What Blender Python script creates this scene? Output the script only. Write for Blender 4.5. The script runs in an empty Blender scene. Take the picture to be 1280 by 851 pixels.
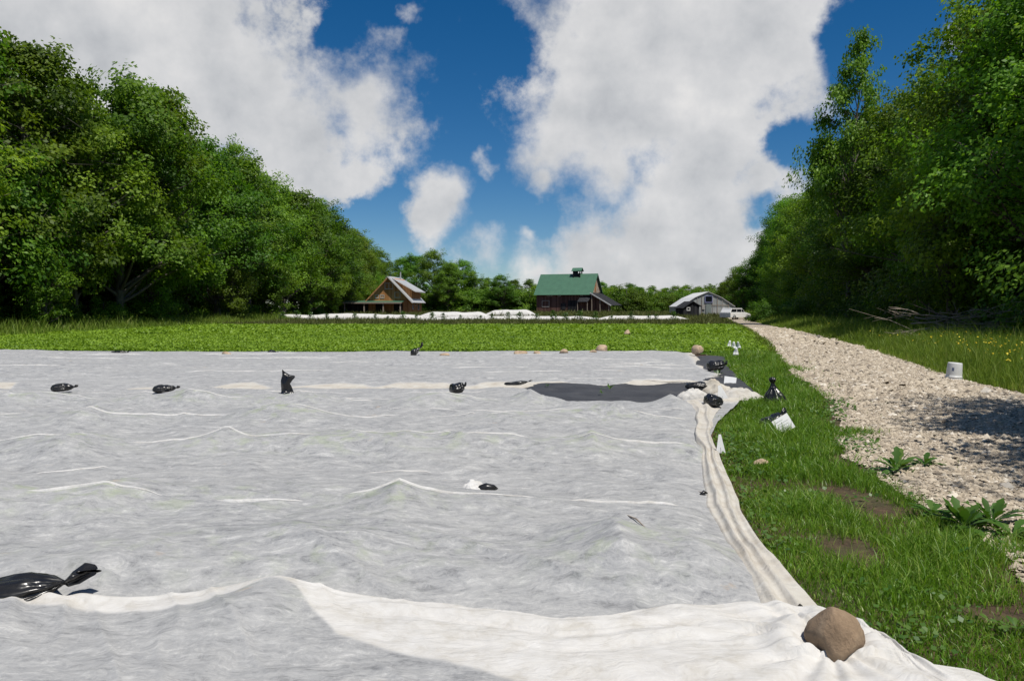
import bpy, math, random
import numpy as np
from mathutils import Vector, Matrix

R = math.radians
random.seed(7)
rng = np.random.default_rng(7)
scene = bpy.context.scene
C = scene.collection

# ------------------------------------------------------------------ camera
CAM_H = 1.6
PITCH = math.atan(40.5 / 1000.0)
cam_data = bpy.data.cameras.new('camera')
cam_data.sensor_width = 36.0
cam_data.lens = 36.0 * 1000.0 / 1280.0
cam_data.clip_start = 0.05
cam_data.clip_end = 5000
cam = bpy.data.objects.new('camera', cam_data)
C.objects.link(cam)
cam.location = (0, 0, CAM_H)
cam.rotation_euler = (math.pi / 2 - PITCH, 0, 0)
scene.camera = cam

# ------------------------------------------------------------------ sun, exposure
SUN_EL = R(65)
SUN_AZ = math.atan2(0.68, -0.73)          # clockwise from +Y
SUN_DIR = Vector((math.cos(SUN_EL) * math.sin(SUN_AZ), math.cos(SUN_EL) * math.cos(SUN_AZ), math.sin(SUN_EL)))
sd = bpy.data.lights.new('sun', 'SUN')
sd.energy = 4.2
sd.angle = R(0.53)
sd.color = (1.0, 0.955, 0.88)
sun = bpy.data.objects.new('sun', sd)
C.objects.link(sun)
sun.rotation_euler = SUN_DIR.to_track_quat('Z', 'Y').to_euler()
scene.view_settings.view_transform = 'Standard'
scene.view_settings.look = 'None'
scene.view_settings.gamma = 1.0
scene.view_settings.exposure = 0.2
scene.view_settings.use_curve_mapping = False
scene.cycles.max_bounces = 5
scene.cycles.diffuse_bounces = 2
scene.cycles.glossy_bounces = 2
scene.cycles.transmission_bounces = 4
scene.cycles.transparent_max_bounces = 8


def ray(px, py):
    """direction through a point of the photograph (1280x851)"""
    v = Vector(((px - 640) / 1000.0, 1.0, -(py - 425.5) / 1000.0))
    return Matrix.Rotation(-PITCH, 3, 'X') @ v


def G(px, py, z=0.0):
    """ground point below a pixel"""
    d = ray(px, py)
    t = (z - CAM_H) / d.z
    return Vector((d.x * t, d.y * t, z))


def AT(px, py, Y):
    d = ray(px, py)
    t = Y / d.y
    return Vector((d.x * t, Y, CAM_H + d.z * t))


# ------------------------------------------------------------------ node helper
class N:
    def __init__(s, tree):
        s.t = tree
        s.n = tree.nodes
        s.l = tree.links

    def new(s, typ, **kw):
        n = s.n.new(typ)
        for k, v in kw.items():
            setattr(n, k, v)
        return n

    def link(s, a, b):
        s.l.new(a, b)

    def val(s, sock, v):
        if hasattr(v, 'is_output') or isinstance(v, bpy.types.NodeSocket):
            s.l.new(v, sock)
        else:
            sock.default_value = v

    def math(s, op, a, b=None, clamp=False):
        n = s.new('ShaderNodeMath', operation=op, use_clamp=clamp)
        s.val(n.inputs[0], a)
        if b is not None:
            s.val(n.inputs[1], b)
        return n.outputs[0]

    def vmath(s, op, a, b=None, out=0, scale=None):
        n = s.new('ShaderNodeVectorMath', operation=op)
        s.val(n.inputs[0], a)
        if b is not None:
            s.val(n.inputs[1], b)
        if scale is not None:
            s.val(n.inputs['Scale'], scale)
        return n.outputs[out]

    def noise(s, vec, scale, detail=4, rough=0.55, dist=0.0, out='Fac'):
        n = s.new('ShaderNodeTexNoise')
        if vec is not None:
            s.val(n.inputs['Vector'], vec)
        n.inputs['Scale'].default_value = scale
        n.inputs['Detail'].default_value = detail
        n.inputs['Roughness'].default_value = rough
        n.inputs['Distortion'].default_value = dist
        return n.outputs[out]

    def maprange(s, v, a, b, c=0.0, d=1.0, interp='LINEAR'):
        n = s.new('ShaderNodeMapRange', interpolation_type=interp, clamp=True)
        s.val(n.inputs[0], v)
        for i, q in enumerate((a, b, c, d)):
            s.val(n.inputs[i + 1], q)
        return n.outputs[0]

    def ramp(s, v, stops):
        n = s.new('ShaderNodeValToRGB')
        s.val(n.inputs[0], v)
        e = n.color_ramp.elements
        while len(e) < len(stops):
            e.new(0.5)
        for i, (p, c) in enumerate(stops):
            e[i].position = p
            e[i].color = (*c, 1)
        return n.outputs[0]

    def mix(s, f, a, b, blend='MIX'):
        n = s.new('ShaderNodeMix', data_type='RGBA', blend_type=blend)
        s.val(n.inputs[0], f)
        s.val(n.inputs[6], a if isinstance(a, bpy.types.NodeSocket) else (*a, 1))
        s.val(n.inputs[7], b if isinstance(b, bpy.types.NodeSocket) else (*b, 1))
        return n.outputs[2]

    def mapping(s, vec, scale=(1, 1, 1), rot=(0, 0, 0), loc=(0, 0, 0)):
        n = s.new('ShaderNodeMapping')
        s.val(n.inputs[0], vec)
        n.inputs['Location'].default_value = loc
        n.inputs['Rotation'].default_value = rot
        n.inputs['Scale'].default_value = scale
        return n.outputs[0]

    def bump(s, h, strength=0.5, dist=0.02, normal=None):
        n = s.new('ShaderNodeBump')
        n.inputs['Strength'].default_value = strength
        n.inputs['Distance'].default_value = dist
        s.val(n.inputs['Height'], h)
        if normal is not None:
            s.val(n.inputs['Normal'], normal)
        return n.outputs[0]


# ------------------------------------------------------------------ world: sky with cumulus
world = bpy.data.worlds.new('World')
scene.world = world
world.use_nodes = True
W = N(world.node_tree)
W.n.clear()
wo = W.new('ShaderNodeOutputWorld')
bg = W.new('ShaderNodeBackground')
bg.inputs['Strength'].default_value = 0.1
sky = W.new('ShaderNodeTexSky', sky_type='NISHITA')
sky.sun_disc = False
sky.sun_elevation = SUN_EL
sky.sun_rotation = SUN_AZ
sky.altitude = 900
sky.air_density = 0.85
sky.dust_density = 0.15
sky.ozone_density = 3.0
tc = W.new('ShaderNodeTexCoord')
D = W.vmath('NORMALIZE', tc.outputs['Generated'])
wn = W.noise(D, 7.0, 5, 0.6, out='Color')
warp = W.vmath('SUBTRACT', wn, (0.5, 0.5, 0.5))
Dw = W.vmath('ADD', D, W.vmath('SCALE', warp, scale=0.11))
# cloud masses: centre and radius as directions, from where they stand in the sky
BLOBS = [(60, 30, 250, 1), (-150, 60, 300, 1), (190, 60, 190, 1), (280, 110, 140, 1), (350, 175, 95, 1), (395, 205, 75, .9),
         (455, 130, 85, 1), (480, 60, 60, .5), (500, 5, 40, .45), (440, 225, 55, .8),
         (550, 256, 50, .95), (602, 212, 30, .75), (600, 318, 52, .66), (660, 300, 40, .4),
         (760, 70, 150, 1), (870, 20, 170, 1), (950, 50, 118, 1), (722, 75, 70, .85), (715, 165, 80, 1), (800, 140, 120, 1),
         (905, 165, 105, 1), (760, 205, 65, .9), (870, 245, 95, 1), (820, 300, 105, 1), (740, 330, 85, 1), (890, 330, 105, 1),
         (665, 345, 55, .8), (950, 230, 70, .8), (690, 235, 40, .6), (980, 300, 90, .8),
         (640, 400, 70, .7), (1190, 300, 90, .7), (1560, 60, 240, .9)]
HOLES = [(690, 285, 34), (655, 270, 30), (610, 60, 60), (1090, 60, 90), (1000, 180, 48), (965, 275, 32), (420, 60, 60)]
cur = None
for (px, py, r, k) in BLOBS:
    c = ray(px, py).normalized()
    ds = W.vmath('DISTANCE', Dw, tuple(c), out=1)
    v = W.math('MULTIPLY_ADD', ds, -1.0 / (r / 1000.0))
    v.node.inputs[2].default_value = k
    cur = v if cur is None else W.math('SMOOTH_MAX', cur, v)
    if cur.node.operation == 'SMOOTH_MAX':
        cur.node.inputs[2].default_value = 0.12
for (px, py, r) in HOLES:
    c = ray(px, py).normalized()
    ds = W.vmath('DISTANCE', Dw, tuple(c), out=1)
    h = W.maprange(ds, 0.0, r / 1000.0, 0.6, 0.0, 'SMOOTHSTEP')
    cur = W.math('SUBTRACT', cur, h)
# the rest of the sky round about: scattered cumulus of the same kind
gen = W.noise(W.vmath('MULTIPLY', D, (1, 1, 1.6)), 2.3, 5, 0.55)
gen = W.maprange(gen, 0.46, 0.72, -0.6, 0.9)
away = W.maprange(W.vmath('DISTANCE', D, tuple(ray(640, 150).normalized()), out=1), 0.75, 1.05, -1.2, 0.0)
gen = W.math('ADD', gen, away)
cur = W.math('MAXIMUM', cur, gen)
fb = W.noise(D, 13.0, 10, 0.64)
field = W.math('ADD', cur, W.math('MULTIPLY', W.math('SUBTRACT', fb, 0.5), 1.7))
soft = W.maprange(W.noise(D, 5.0, 3, 0.5), 0.35, 0.65, 0.22, 0.85)
dens = W.maprange(field, -0.05, soft, 0.0, 1.0, 'SMOOTHSTEP')
# light and shade inside the clouds: density towards the sun
off = W.vmath('ADD', D, tuple(Vector((0.03, 0.0, 0.035))))
fb2 = W.noise(off, 11.0, 7, 0.58)
fbL = W.noise(D, 11.0, 7, 0.58)
shade = W.math('SUBTRACT', fbL, fb2)
big = W.noise(W.vmath('MULTIPLY', D, (1, 1, 1.9)), 6.5, 3, 0.5)
lum = W.math('ADD', W.math('MULTIPLY', shade, 1.25), W.maprange(big, 0.3, 0.7, -0.22, 0.22))
thick = W.maprange(field, 0.3, 1.5, 0.1, -0.12)
lum = W.math('ADD', W.math('ADD', lum, thick), 0.55, clamp=True)
ccol = W.ramp(lum, [(0.0, (3.6, 3.75, 4.0)), (0.4, (5.0, 5.1, 5.25)), (0.75, (6.1, 6.1, 6.15)), (1.0, (7.0, 6.9, 6.8))])
hs = W.new('ShaderNodeHueSaturation')
hs.inputs['Saturation'].default_value = 1.38
hs.inputs['Value'].default_value = 0.66
W.link(sky.outputs[0], hs.inputs['Color'])
mixc = W.mix(W.math('MULTIPLY', dens, 0.97), hs.outputs[0], ccol)
W.link(mixc, bg.inputs['Color'])
W.link(bg.outputs[0], wo.inputs['Surface'])
world.cycles.sampling_method = 'MANUAL'
world.cycles.sample_map_resolution = 512

# ------------------------------------------------------------------ material helpers
MATS = {}


def material(name):
    m = bpy.data.materials.new(name)
    m.use_nodes = True
    t = N(m.node_tree)
    b = m.node_tree.nodes['Principled BSDF']
    MATS[name] = m
    return m, t, b


def coords(t):
    return t.new('ShaderNodeTexCoord').outputs['Object']


def worldpos(t):
    return t.new('ShaderNodeNewGeometry').outputs['Position']


def attr(t, name):
    return t.new('ShaderNodeAttribute', attribute_name=name).outputs['Fac']


def plain(name, col, rough=0.6, var=0.15, scale=8.0, bump=0.0, bscale=None, spec=None, metal=0.0):
    m, t, b = material(name)
    p = coords(t)
    n = t.noise(p, scale, 6, 0.6)
    lo = tuple(c * (1 - var) for c in col)
    hi = tuple(min(1, c * (1 + var)) for c in col)
    t.link(t.ramp(n, [(0.3, lo), (0.7, hi)]), b.inputs['Base Color'])
    b.inputs['Roughness'].default_value = rough
    b.inputs['Metallic'].default_value = metal
    if spec is not None:
        b.inputs['Specular IOR Level'].default_value = spec
    if bump:
        t.link(t.bump(t.noise(p, bscale or scale * 4, 6, 0.6), bump, 0.02), b.inputs['Normal'])
    return m


def leafmat(name, dark, mid, light, trans=0.35, objvar=True, rough=0.5, tcol=None, spec=0.25):
    m, t, b = material(name)
    v = attr(t, 'tint')
    col = t.ramp(v, [(0.0, dark), (0.5, mid), (1.0, light)])
    if objvar:
        oi = t.new('ShaderNodeObjectInfo')
        hsn = t.new('ShaderNodeHueSaturation')
        t.link(t.maprange(oi.outputs['Random'], 0, 1, 0.474, 0.512), hsn.inputs['Hue'])
        t.link(t.maprange(t.math('FRACT', t.math('MULTIPLY', oi.outputs['Random'], 7.31)), 0, 1, 0.78, 1.4), hsn.inputs['Value'])
        t.link(col, hsn.inputs['Color'])
        col = hsn.outputs[0]
    t.link(col, b.inputs['Base Color'])
    b.inputs['Roughness'].default_value = rough
    b.inputs['Specular IOR Level'].default_value = spec
    tr = t.new('ShaderNodeBsdfTranslucent')
    tint = t.mix(1.0, col, tcol or (1.25, 1.25, 0.55), 'MULTIPLY')
    t.link(tint, tr.inputs['Color'])
    mx = t.new('ShaderNodeMixShader')
    mx.inputs[0].default_value = trans
    t.link(b.outputs[0], mx.inputs[1])
    t.link(tr.outputs[0], mx.inputs[2])
    t.link(mx.outputs[0], t.n['Material Output'].inputs['Surface'])
    return m


# tree leaves, grasses and crops
leafmat('maple_leaf', (0.038, 0.098, 0.009), (0.092, 0.192, 0.015), (0.165, 0.29, 0.03), 0.48)
leafmat('pale_leaf', (0.058, 0.125, 0.011), (0.115, 0.23, 0.018), (0.20, 0.335, 0.036), 0.48)
leafmat('grass_blade', (0.08, 0.16, 0.014), (0.15, 0.30, 0.022), (0.34, 0.42, 0.10), 0.38, False, 0.42, spec=0.4)
leafmat('meadow_blade', (0.10, 0.17, 0.02), (0.19, 0.29, 0.034), (0.34, 0.37, 0.10), 0.38, False, 0.5)
leafmat('strip_blade', (0.07, 0.09, 0.022), (0.12, 0.145, 0.04), (0.22, 0.22, 0.09), 0.3, False, 0.6)
leafmat('crop_leaf', (0.12, 0.21, 0.02), (0.205, 0.33, 0.03), (0.30, 0.43, 0.05), 0.32, False, 0.5)
leafmat('weed_leaf', (0.04, 0.10, 0.012), (0.065, 0.15, 0.02), (0.12, 0.2, 0.04), 0.3, False, 0.42, spec=0.4)
leafmat('flower_petal', (0.65, 0.42, 0.01), (0.8, 0.6, 0.02), (0.85, 0.75, 0.1), 0.2, False, 0.6, tcol=(1, 1, 1))
m, t, b = material('bark')
p = coords(t)
n = t.noise(t.mapping(p, (6, 6, 1.0)), 3, 7, 0.65)
t.link(t.ramp(n, [(0.3, (0.05, 0.043, 0.035)), (0.55, (0.12, 0.105, 0.088)), (0.75, (0.22, 0.2, 0.17))]), b.inputs['Base Color'])
b.inputs['Roughness'].default_value = 0.9
t.link(t.bump(n, 0.8, 0.05), b.inputs['Normal'])
plain('dead_wood', (0.30, 0.25, 0.20), 0.85, 0.3, 6)

# white spun row cover over plants: single layer looks grey, doubled layer white to cream
m, t, b = material('fleece')
p = worldpos(t)
wv = t.vmath('SCALE', t.vmath('SUBTRACT', t.noise(p, 1.6, 4, 0.6, out='Color'), (0.5, 0.5, 0.5)), scale=0.32)
q = t.vmath('ADD', p, wv)
f1 = t.noise(t.mapping(q, (5.5, 12.0, 5.5), (0, 0, 0.3)), 1.0, 9, 0.74, 0.25)
fa = t.noise(t.mapping(q, (17.0, 52.0, 17.0), (0, 0, -0.45)), 1.0, 7, 0.74, 0.35)
fb_ = t.noise(t.mapping(q, (48.0, 16.0, 16.0), (0, 0, -0.5)), 1.0, 7, 0.74, 0.35)
f2 = t.math('MAXIMUM', fa, t.math('SUBTRACT', fb_, 0.04))
f3 = t.noise(p, 0.9, 4, 0.55)
fib = t.math('ADD', t.math('MULTIPLY', f1, 0.58), t.math('MULTIPLY', f2, 0.42))
single = t.ramp(fib, [(0.40, (0.20, 0.203, 0.21)), (0.47, (0.33, 0.333, 0.34)), (0.55, (0.43, 0.43, 0.428)), (0.64, (0.62, 0.615, 0.60))])
single = t.mix(t.maprange(f3, 0.36, 0.66, 0, 0.3), single, (0.47, 0.465, 0.45))
# plants pressed against the cloth from below: green tinge
pl = attr(t, 'plant')
gsp = t.maprange(t.noise(q, 5.5, 4, 0.6), 0.5, 0.68, 0, 1)
single = t.mix(t.math('MULTIPLY', pl, t.math('MULTIPLY', gsp, 0.75)), single, (0.36, 0.42, 0.25))
dirt = t.maprange(t.noise(p, 0.75, 5, 0.6, 0.4), 0.58, 0.7, 0, 1)
st = t.noise(q, 7.0, 5, 0.7)
dbl = t.ramp(st, [(0.3, (0.54, 0.515, 0.47)), (0.48, (0.65, 0.635, 0.61)), (0.7, (0.73, 0.72, 0.705))])
cream = t.ramp(t.noise(q, 5.0, 6, 0.65), [(0.3, (0.43, 0.37, 0.285)), (0.5, (0.55, 0.505, 0.43)), (0.7, (0.62, 0.595, 0.53))])
lay = attr(t, 'layer')
crm = attr(t, 'cream')
dbl = t.mix(crm, dbl, cream)
col = t.mix(lay, single, dbl)
rust = t.math('MULTIPLY', t.maprange(t.noise(p, 3.1, 4, 0.6), 0.685, 0.74, 0, 0.5), t.maprange(f2, 0.4, 0.6, 0, 1))
col = t.mix(rust, col, (0.47, 0.33, 0.2))
t.link(col, b.inputs['Base Color'])
b.inputs['Roughness'].default_value = 0.75
b.inputs['Specular IOR Level'].default_value = 0.2
wr = t.noise(t.mapping(q, (3.0, 9.0, 3.0), (0, 0, 0.1)), 1.0, 6, 0.6, 0.8)
bn = t.bump(wr, 0.55, 0.045)
t.link(t.bump(fib, 0.3, 0.012, bn), b.inputs['Normal'])
tr = t.new('ShaderNodeBsdfTranslucent')
t.link(col, tr.inputs['Color'])
mx = t.new('ShaderNodeMixShader')
mx.inputs[0].default_value = 0.12
t.link(b.outputs[0], mx.inputs[1])
t.link(tr.outputs[0], mx.inputs[2])
t.link(mx.outputs[0], t.n['Material Output'].inputs['Surface'])

# black plastic
m, t, b = material('black_plastic')
p = coords(t)
n = t.noise(t.mapping(p, (0.4, 1.3, 1.3)), 9, 2, 0.4, 1.2)
t.link(t.ramp(t.noise(p, 5, 5, 0.6), [(0.35, (0.008, 0.008, 0.009)), (0.7, (0.022, 0.021, 0.02))]), b.inputs['Base Color'])
t.link(t.maprange(t.noise(p, 7, 4), 0.3, 0.7, 0.2, 0.36), b.inputs['Roughness'])
t.link(t.bump(n, 0.45, 0.04), b.inputs['Normal'])
m, t, b = material('weed_cloth')
p = worldpos(t)
n = t.noise(p, 2.2, 6, 0.65)
t.link(t.ramp(n, [(0.3, (0.022, 0.022, 0.025)), (0.6, (0.045, 0.045, 0.048)), (0.8, (0.09, 0.085, 0.08))]), b.inputs['Base Color'])
b.inputs['Roughness'].default_value = 0.6
t.link(t.bump(t.noise(p, 14, 5), 0.5, 0.03), b.inputs['Normal'])

m, t, b = material('brown_rock')
p = coords(t)
n = t.noise(p, 7, 8, 0.65, 0.4)
c1 = t.ramp(n, [(0.28, (0.15, 0.10, 0.06)), (0.5, (0.28, 0.195, 0.122)), (0.75, (0.38, 0.28, 0.185))])
c1 = t.mix(t.maprange(t.noise(p, 26, 5, 0.7), 0.6, 0.72, 0, 0.7), c1, (0.10, 0.065, 0.04))
t.link(c1, b.inputs['Base Color'])
b.inputs['Roughness'].default_value = 0.9
t.link(t.bump(t.math('ADD', n, t.math('MULTIPLY', t.noise(p, 45, 6, 0.7), 0.5)), 0.8, 0.03), b.inputs['Normal'])
plain('tan_rock', (0.42, 0.31, 0.21), 0.9, 0.3, 9, 0.6)

# ground, soil and gravel
m, t, b = material('ground_soil')
p = worldpos(t)
n1 = t.noise(p, 0.7, 6, 0.6)
n2 = t.noise(p, 9, 7, 0.65)
soil = t.ramp(n2, [(0.3, (0.035, 0.020, 0.010)), (0.55, (0.085, 0.050, 0.027)), (0.75, (0.15, 0.095, 0.055))])
green = t.ramp(n2, [(0.3, (0.028, 0.05, 0.010)), (0.6, (0.06, 0.10, 0.018)), (0.8, (0.10, 0.14, 0.03))])
t.link(t.mix(t.maprange(n1, 0.5, 0.62, 0, 0.45), soil, green), b.inputs['Base Color'])
b.inputs['Roughness'].default_value = 0.95
t.link(t.bump(n2, 0.9, 0.06), b.inputs['Normal'])
m, t, b = material('field_soil')
p = worldpos(t)
n2 = t.noise(p, 3.0, 7, 0.65)
t.link(t.ramp(n2, [(0.3, (0.035, 0.075, 0.010)), (0.55, (0.07, 0.14, 0.014)), (0.75, (0.10, 0.18, 0.02))]), b.inputs['Base Color'])
b.inputs['Roughness'].default_value = 0.95
t.link(t.bump(n2, 1.0, 0.1), b.inputs['Normal'])

STONE = [(0.0, (0.13, 0.107, 0.082)), (0.3, (0.32, 0.262, 0.193)), (0.6, (0.425, 0.358, 0.268)), (0.85, (0.52, 0.448, 0.348)), (1.0, (0.62, 0.56, 0.47))]
m, t, b = material('gravel_bed')
p = worldpos(t)
vo = t.new('ShaderNodeTexVoronoi')
t.link(p, vo.inputs['Vector'])
vo.inputs['Scale'].default_value = 24
vsep = t.new('ShaderNodeSeparateColor')
t.link(vo.outputs['Color'], vsep.inputs[0])
gap = t.maprange(vo.outputs['Distance'], 0.3, 0.62, 0, 1)
c1 = t.ramp(vsep.outputs[0], STONE)
c1 = t.mix(t.math('MULTIPLY', gap, 0.3), c1, (0.2, 0.16, 0.12))
patch = t.maprange(t.noise(t.mapping(p, (0.9, 0.35, 1)), 1.0, 5, 0.6), 0.58, 0.74, 0, 0.4)
c1 = t.mix(patch, c1, (0.26, 0.2, 0.14))
t.link(c1, b.inputs['Base Color'])
b.inputs['Roughness'].default_value = 0.9
t.link(t.bump(vo.outputs['Distance'], 1.0, -0.02), b.inputs['Normal'])
m, t, b = material('gravel_stone')
t.link(t.ramp(attr(t, 'tint'), STONE), b.inputs['Base Color'])
b.inputs['Roughness'].default_value = 0.85

# buildings
def boards(name, stops, period, rough=0.85, axis='X'):
    m, t, b = material(name)
    p = coords(t)
    sep = t.new('ShaderNodeSeparateXYZ')
    t.link(p, sep.inputs[0])
    s = t.math('ADD', sep.outputs['X'], sep.outputs['Y'])
    cell = t.math('FLOOR', t.math('MULTIPLY', s, 1.0 / period))
    cn = t.new('ShaderNodeTexWhiteNoise', noise_dimensions='1D')
    t.link(cell, cn.inputs['W'])
    g = t.noise(t.mapping(p, (7, 7, 0.8)), 1.0, 6, 0.65)
    v = t.math('ADD', t.math('MULTIPLY', cn.outputs['Value'], 0.5), t.math('MULTIPLY', g, 0.55))
    c1 = t.ramp(v, stops)
    fr = t.math('FRACT', t.math('MULTIPLY', s, 1.0 / period))
    gapv = t.math('LESS_THAN', fr, 0.09)
    c1 = t.mix(t.math('MULTIPLY', gapv, 0.65), c1, tuple(c * 0.3 for c in stops[0][1]))
    t.link(c1, b.inputs['Base Color'])
    b.inputs['Roughness'].default_value = rough
    b.inputs['Specular IOR Level'].default_value = 0.08
    t.link(t.bump(t.math('SUBTRACT', g, gapv), 0.6, 0.03), b.inputs['Normal'])
    return m


boards('cedar_boards', [(0.2, (0.33, 0.15, 0.055)), (0.5, (0.46, 0.225, 0.09)), (0.85, (0.56, 0.30, 0.14))], 0.28)
boards('barn_boards', [(0.2, (0.07, 0.04, 0.033)), (0.5, (0.13, 0.072, 0.058)), (0.85, (0.21, 0.125, 0.10))], 0.30)
boards('faded_boards', [(0.25, (0.13, 0.07, 0.045)), (0.45, (0.32, 0.2, 0.12)), (0.6, (0.42, 0.3, 0.2)), (0.8, (0.62, 0.55, 0.46))], 0.35)
boards('shed_boards', [(0.2, (0.018, 0.019, 0.021)), (0.5, (0.034, 0.035, 0.038)), (0.85, (0.06, 0.06, 0.062))], 0.22)


def ribbed(name, col, period, rough, metal=0.0, var=0.1):
    m, t, b = material(name)
    p = coords(t)
    sep = t.new('ShaderNodeSeparateXYZ')
    t.link(p, sep.inputs[0])
    fr = t.math('FRACT', t.math('MULTIPLY', sep.outputs['Y'], 1.0 / period))
    rib = t.math('LESS_THAN', fr, 0.12)
    n = t.noise(p, 0.8, 5, 0.6)
    c1 = t.ramp(n, [(0.3, tuple(c * (1 - var) for c in col)), (0.7, tuple(min(1, c * (1 + var)) for c in col))])
    t.link(c1, b.inputs['Base Color'])
    b.inputs['Roughness'].default_value = rough
    b.inputs['Metallic'].default_value = metal
    t.link(t.bump(rib, 0.6, 0.03), b.inputs['Normal'])
    return m


ribbed('green_roof', (0.06, 0.15, 0.092), 0.9, 0.5)
ribbed('grey_roof', (0.50, 0.51, 0.51), 0.6, 0.45, 0.3)
plain('white_paint', (0.66, 0.66, 0.64), 0.55, 0.06, 3)
plain('grey_post', (0.30, 0.25, 0.20), 0.85, 0.2, 4)
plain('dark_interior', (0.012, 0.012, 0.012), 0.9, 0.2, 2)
plain('window_glass', (0.012, 0.015, 0.018), 0.12, 0.2, 1.2, spec=0.25)
plain('trim_wood', (0.42, 0.40, 0.37), 0.7, 0.12, 4)
plain('blue_frame', (0.22, 0.24, 0.42), 0.6, 0.12, 4)
m, t, b = material('poly_film')
p = coords(t)
n = t.noise(t.mapping(p, (1.0, 1.0, 0.35)), 1.3, 6, 0.6)
t.link(t.ramp(n, [(0.3, (0.30, 0.32, 0.31)), (0.55, (0.42, 0.44, 0.43)), (0.75, (0.55, 0.56, 0.55))]), b.inputs['Base Color'])
b.inputs['Roughness'].default_value = 0.35
plain('grey_door', (0.24, 0.28, 0.27), 0.6, 0.12, 4)
plain('bucket_plastic', (0.62, 0.62, 0.61), 0.4, 0.06, 12)
plain('bucket_print', (0.10, 0.13, 0.22), 0.5, 0.2, 12)
plain('wire', (0.25, 0.25, 0.25), 0.4, 0.1, 12, metal=1.0)
plain('tag_plastic', (0.78, 0.78, 0.78), 0.45, 0.04, 12)
plain('ink', (0.33, 0.33, 0.34), 0.6, 0.1, 12)
plain('car_paint', (0.78, 0.78, 0.78), 0.25, 0.03, 2)
plain('tyre_rubber', (0.025, 0.025, 0.025), 0.8, 0.2, 10)
plain('rim_metal', (0.5, 0.5, 0.5), 0.3, 0.1, 10, metal=0.9)
plain('lamp_glass', (0.6, 0.55, 0.5), 0.15, 0.1, 10)

# ------------------------------------------------------------------ mesh helpers
def np_mesh(name, V, F, mat=None, parent=None, fattr=None, vattr=None, smooth=False):
    """V (n,3); F (m,k) with k constant; fattr / vattr: dict of float arrays"""
    V = np.ascontiguousarray(V, dtype=np.float32)
    F = np.ascontiguousarray(F, dtype=np.int32)
    me = bpy.data.meshes.new(name)
    k = F.shape[1]
    me.vertices.add(len(V))
    me.vertices.foreach_set('co', V.ravel())
    me.loops.add(F.size)
    me.loops.foreach_set('vertex_index', F.ravel())
    me.polygons.add(len(F))
    me.polygons.foreach_set('loop_start', np.arange(0, F.size, k, dtype=np.int32))
    if smooth:
        me.polygons.foreach_set('use_smooth', np.ones(len(F), dtype=bool))
    for dom, dd in (('FACE', fattr), ('POINT', vattr)):
        if dd:
            for an, arr in dd.items():
                a = me.attributes.new(an, 'FLOAT', dom)
                a.data.foreach_set('value', np.ascontiguousarray(arr, dtype=np.float32))
    me.update(calc_edges=True)
    o = bpy.data.objects.new(name, me)
    C.objects.link(o)
    if mat:
        me.materials.append(MATS[mat])
    if parent:
        o.parent = parent
    return o


class MB:
    """collects faces of mixed size into one mesh"""

    def __init__(s):
        s.v = []
        s.f = []

    def add(s, V, F):
        k = len(s.v)
        s.v += [tuple(p) for p in V]
        s.f += [tuple(i + k for i in f) for f in F]
        return s

    def box(s, a, b):
        x0, y0, z0 = a
        x1, y1, z1 = b
        return s.add([(x0, y0, z0), (x1, y0, z0), (x1, y1, z0), (x0, y1, z0), (x0, y0, z1), (x1, y0, z1), (x1, y1, z1), (x0, y1, z1)],
                     [(0, 3, 2, 1), (4, 5, 6, 7), (0, 1, 5, 4), (1, 2, 6, 5), (2, 3, 7, 6), (3, 0, 4, 7)])

    def slab(s, quad, th):
        """thick plate: four corners of the top (ccw from above), thickness downwards along the normal"""
        q = [Vector(p) for p in quad]
        n = (q[1] - q[0]).cross(q[3] - q[0]).normalized()
        lo = [p - n * th for p in q]
        return s.add(q + lo, [(0, 1, 2, 3), (7, 6, 5, 4), (0, 4, 5, 1), (1, 5, 6, 2), (2, 6, 7, 3), (3, 7, 4, 0)])

    def prism(s, poly, y0, y1):
        """polygon in xz swept along y"""
        n = len(poly)
        V = [(x, y0, z) for x, z in poly] + [(x, y1, z) for x, z in poly]
        F = [tuple(range(n)), tuple(range(2 * n - 1, n - 1, -1))]
        F += [(i, i + n, (i + 1) % n + n, (i + 1) % n) for i in range(n)]
        return s.add(V, F)

    def tube(s, pts, rad, sides=6):
        V, F = tube(pts, rad, sides)
        return s.add(V.tolist(), F.tolist())

    def build(s, name, mat, parent=None, smooth=False, bevel=0.0):
        me = bpy.data.meshes.new(name)
        me.from_pydata(s.v, [], s.f)
        me.materials.append(MATS[mat])
        if smooth:
            me.polygons.foreach_set('use_smooth', [True] * len(me.polygons))
        me.update()
        o = bpy.data.objects.new(name, me)
        C.objects.link(o)
        if parent:
            o.parent = parent
        if bevel:
            bv = o.modifiers.new('bevel', 'BEVEL')
            bv.width = bevel
            bv.segments = 2
        return o


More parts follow.
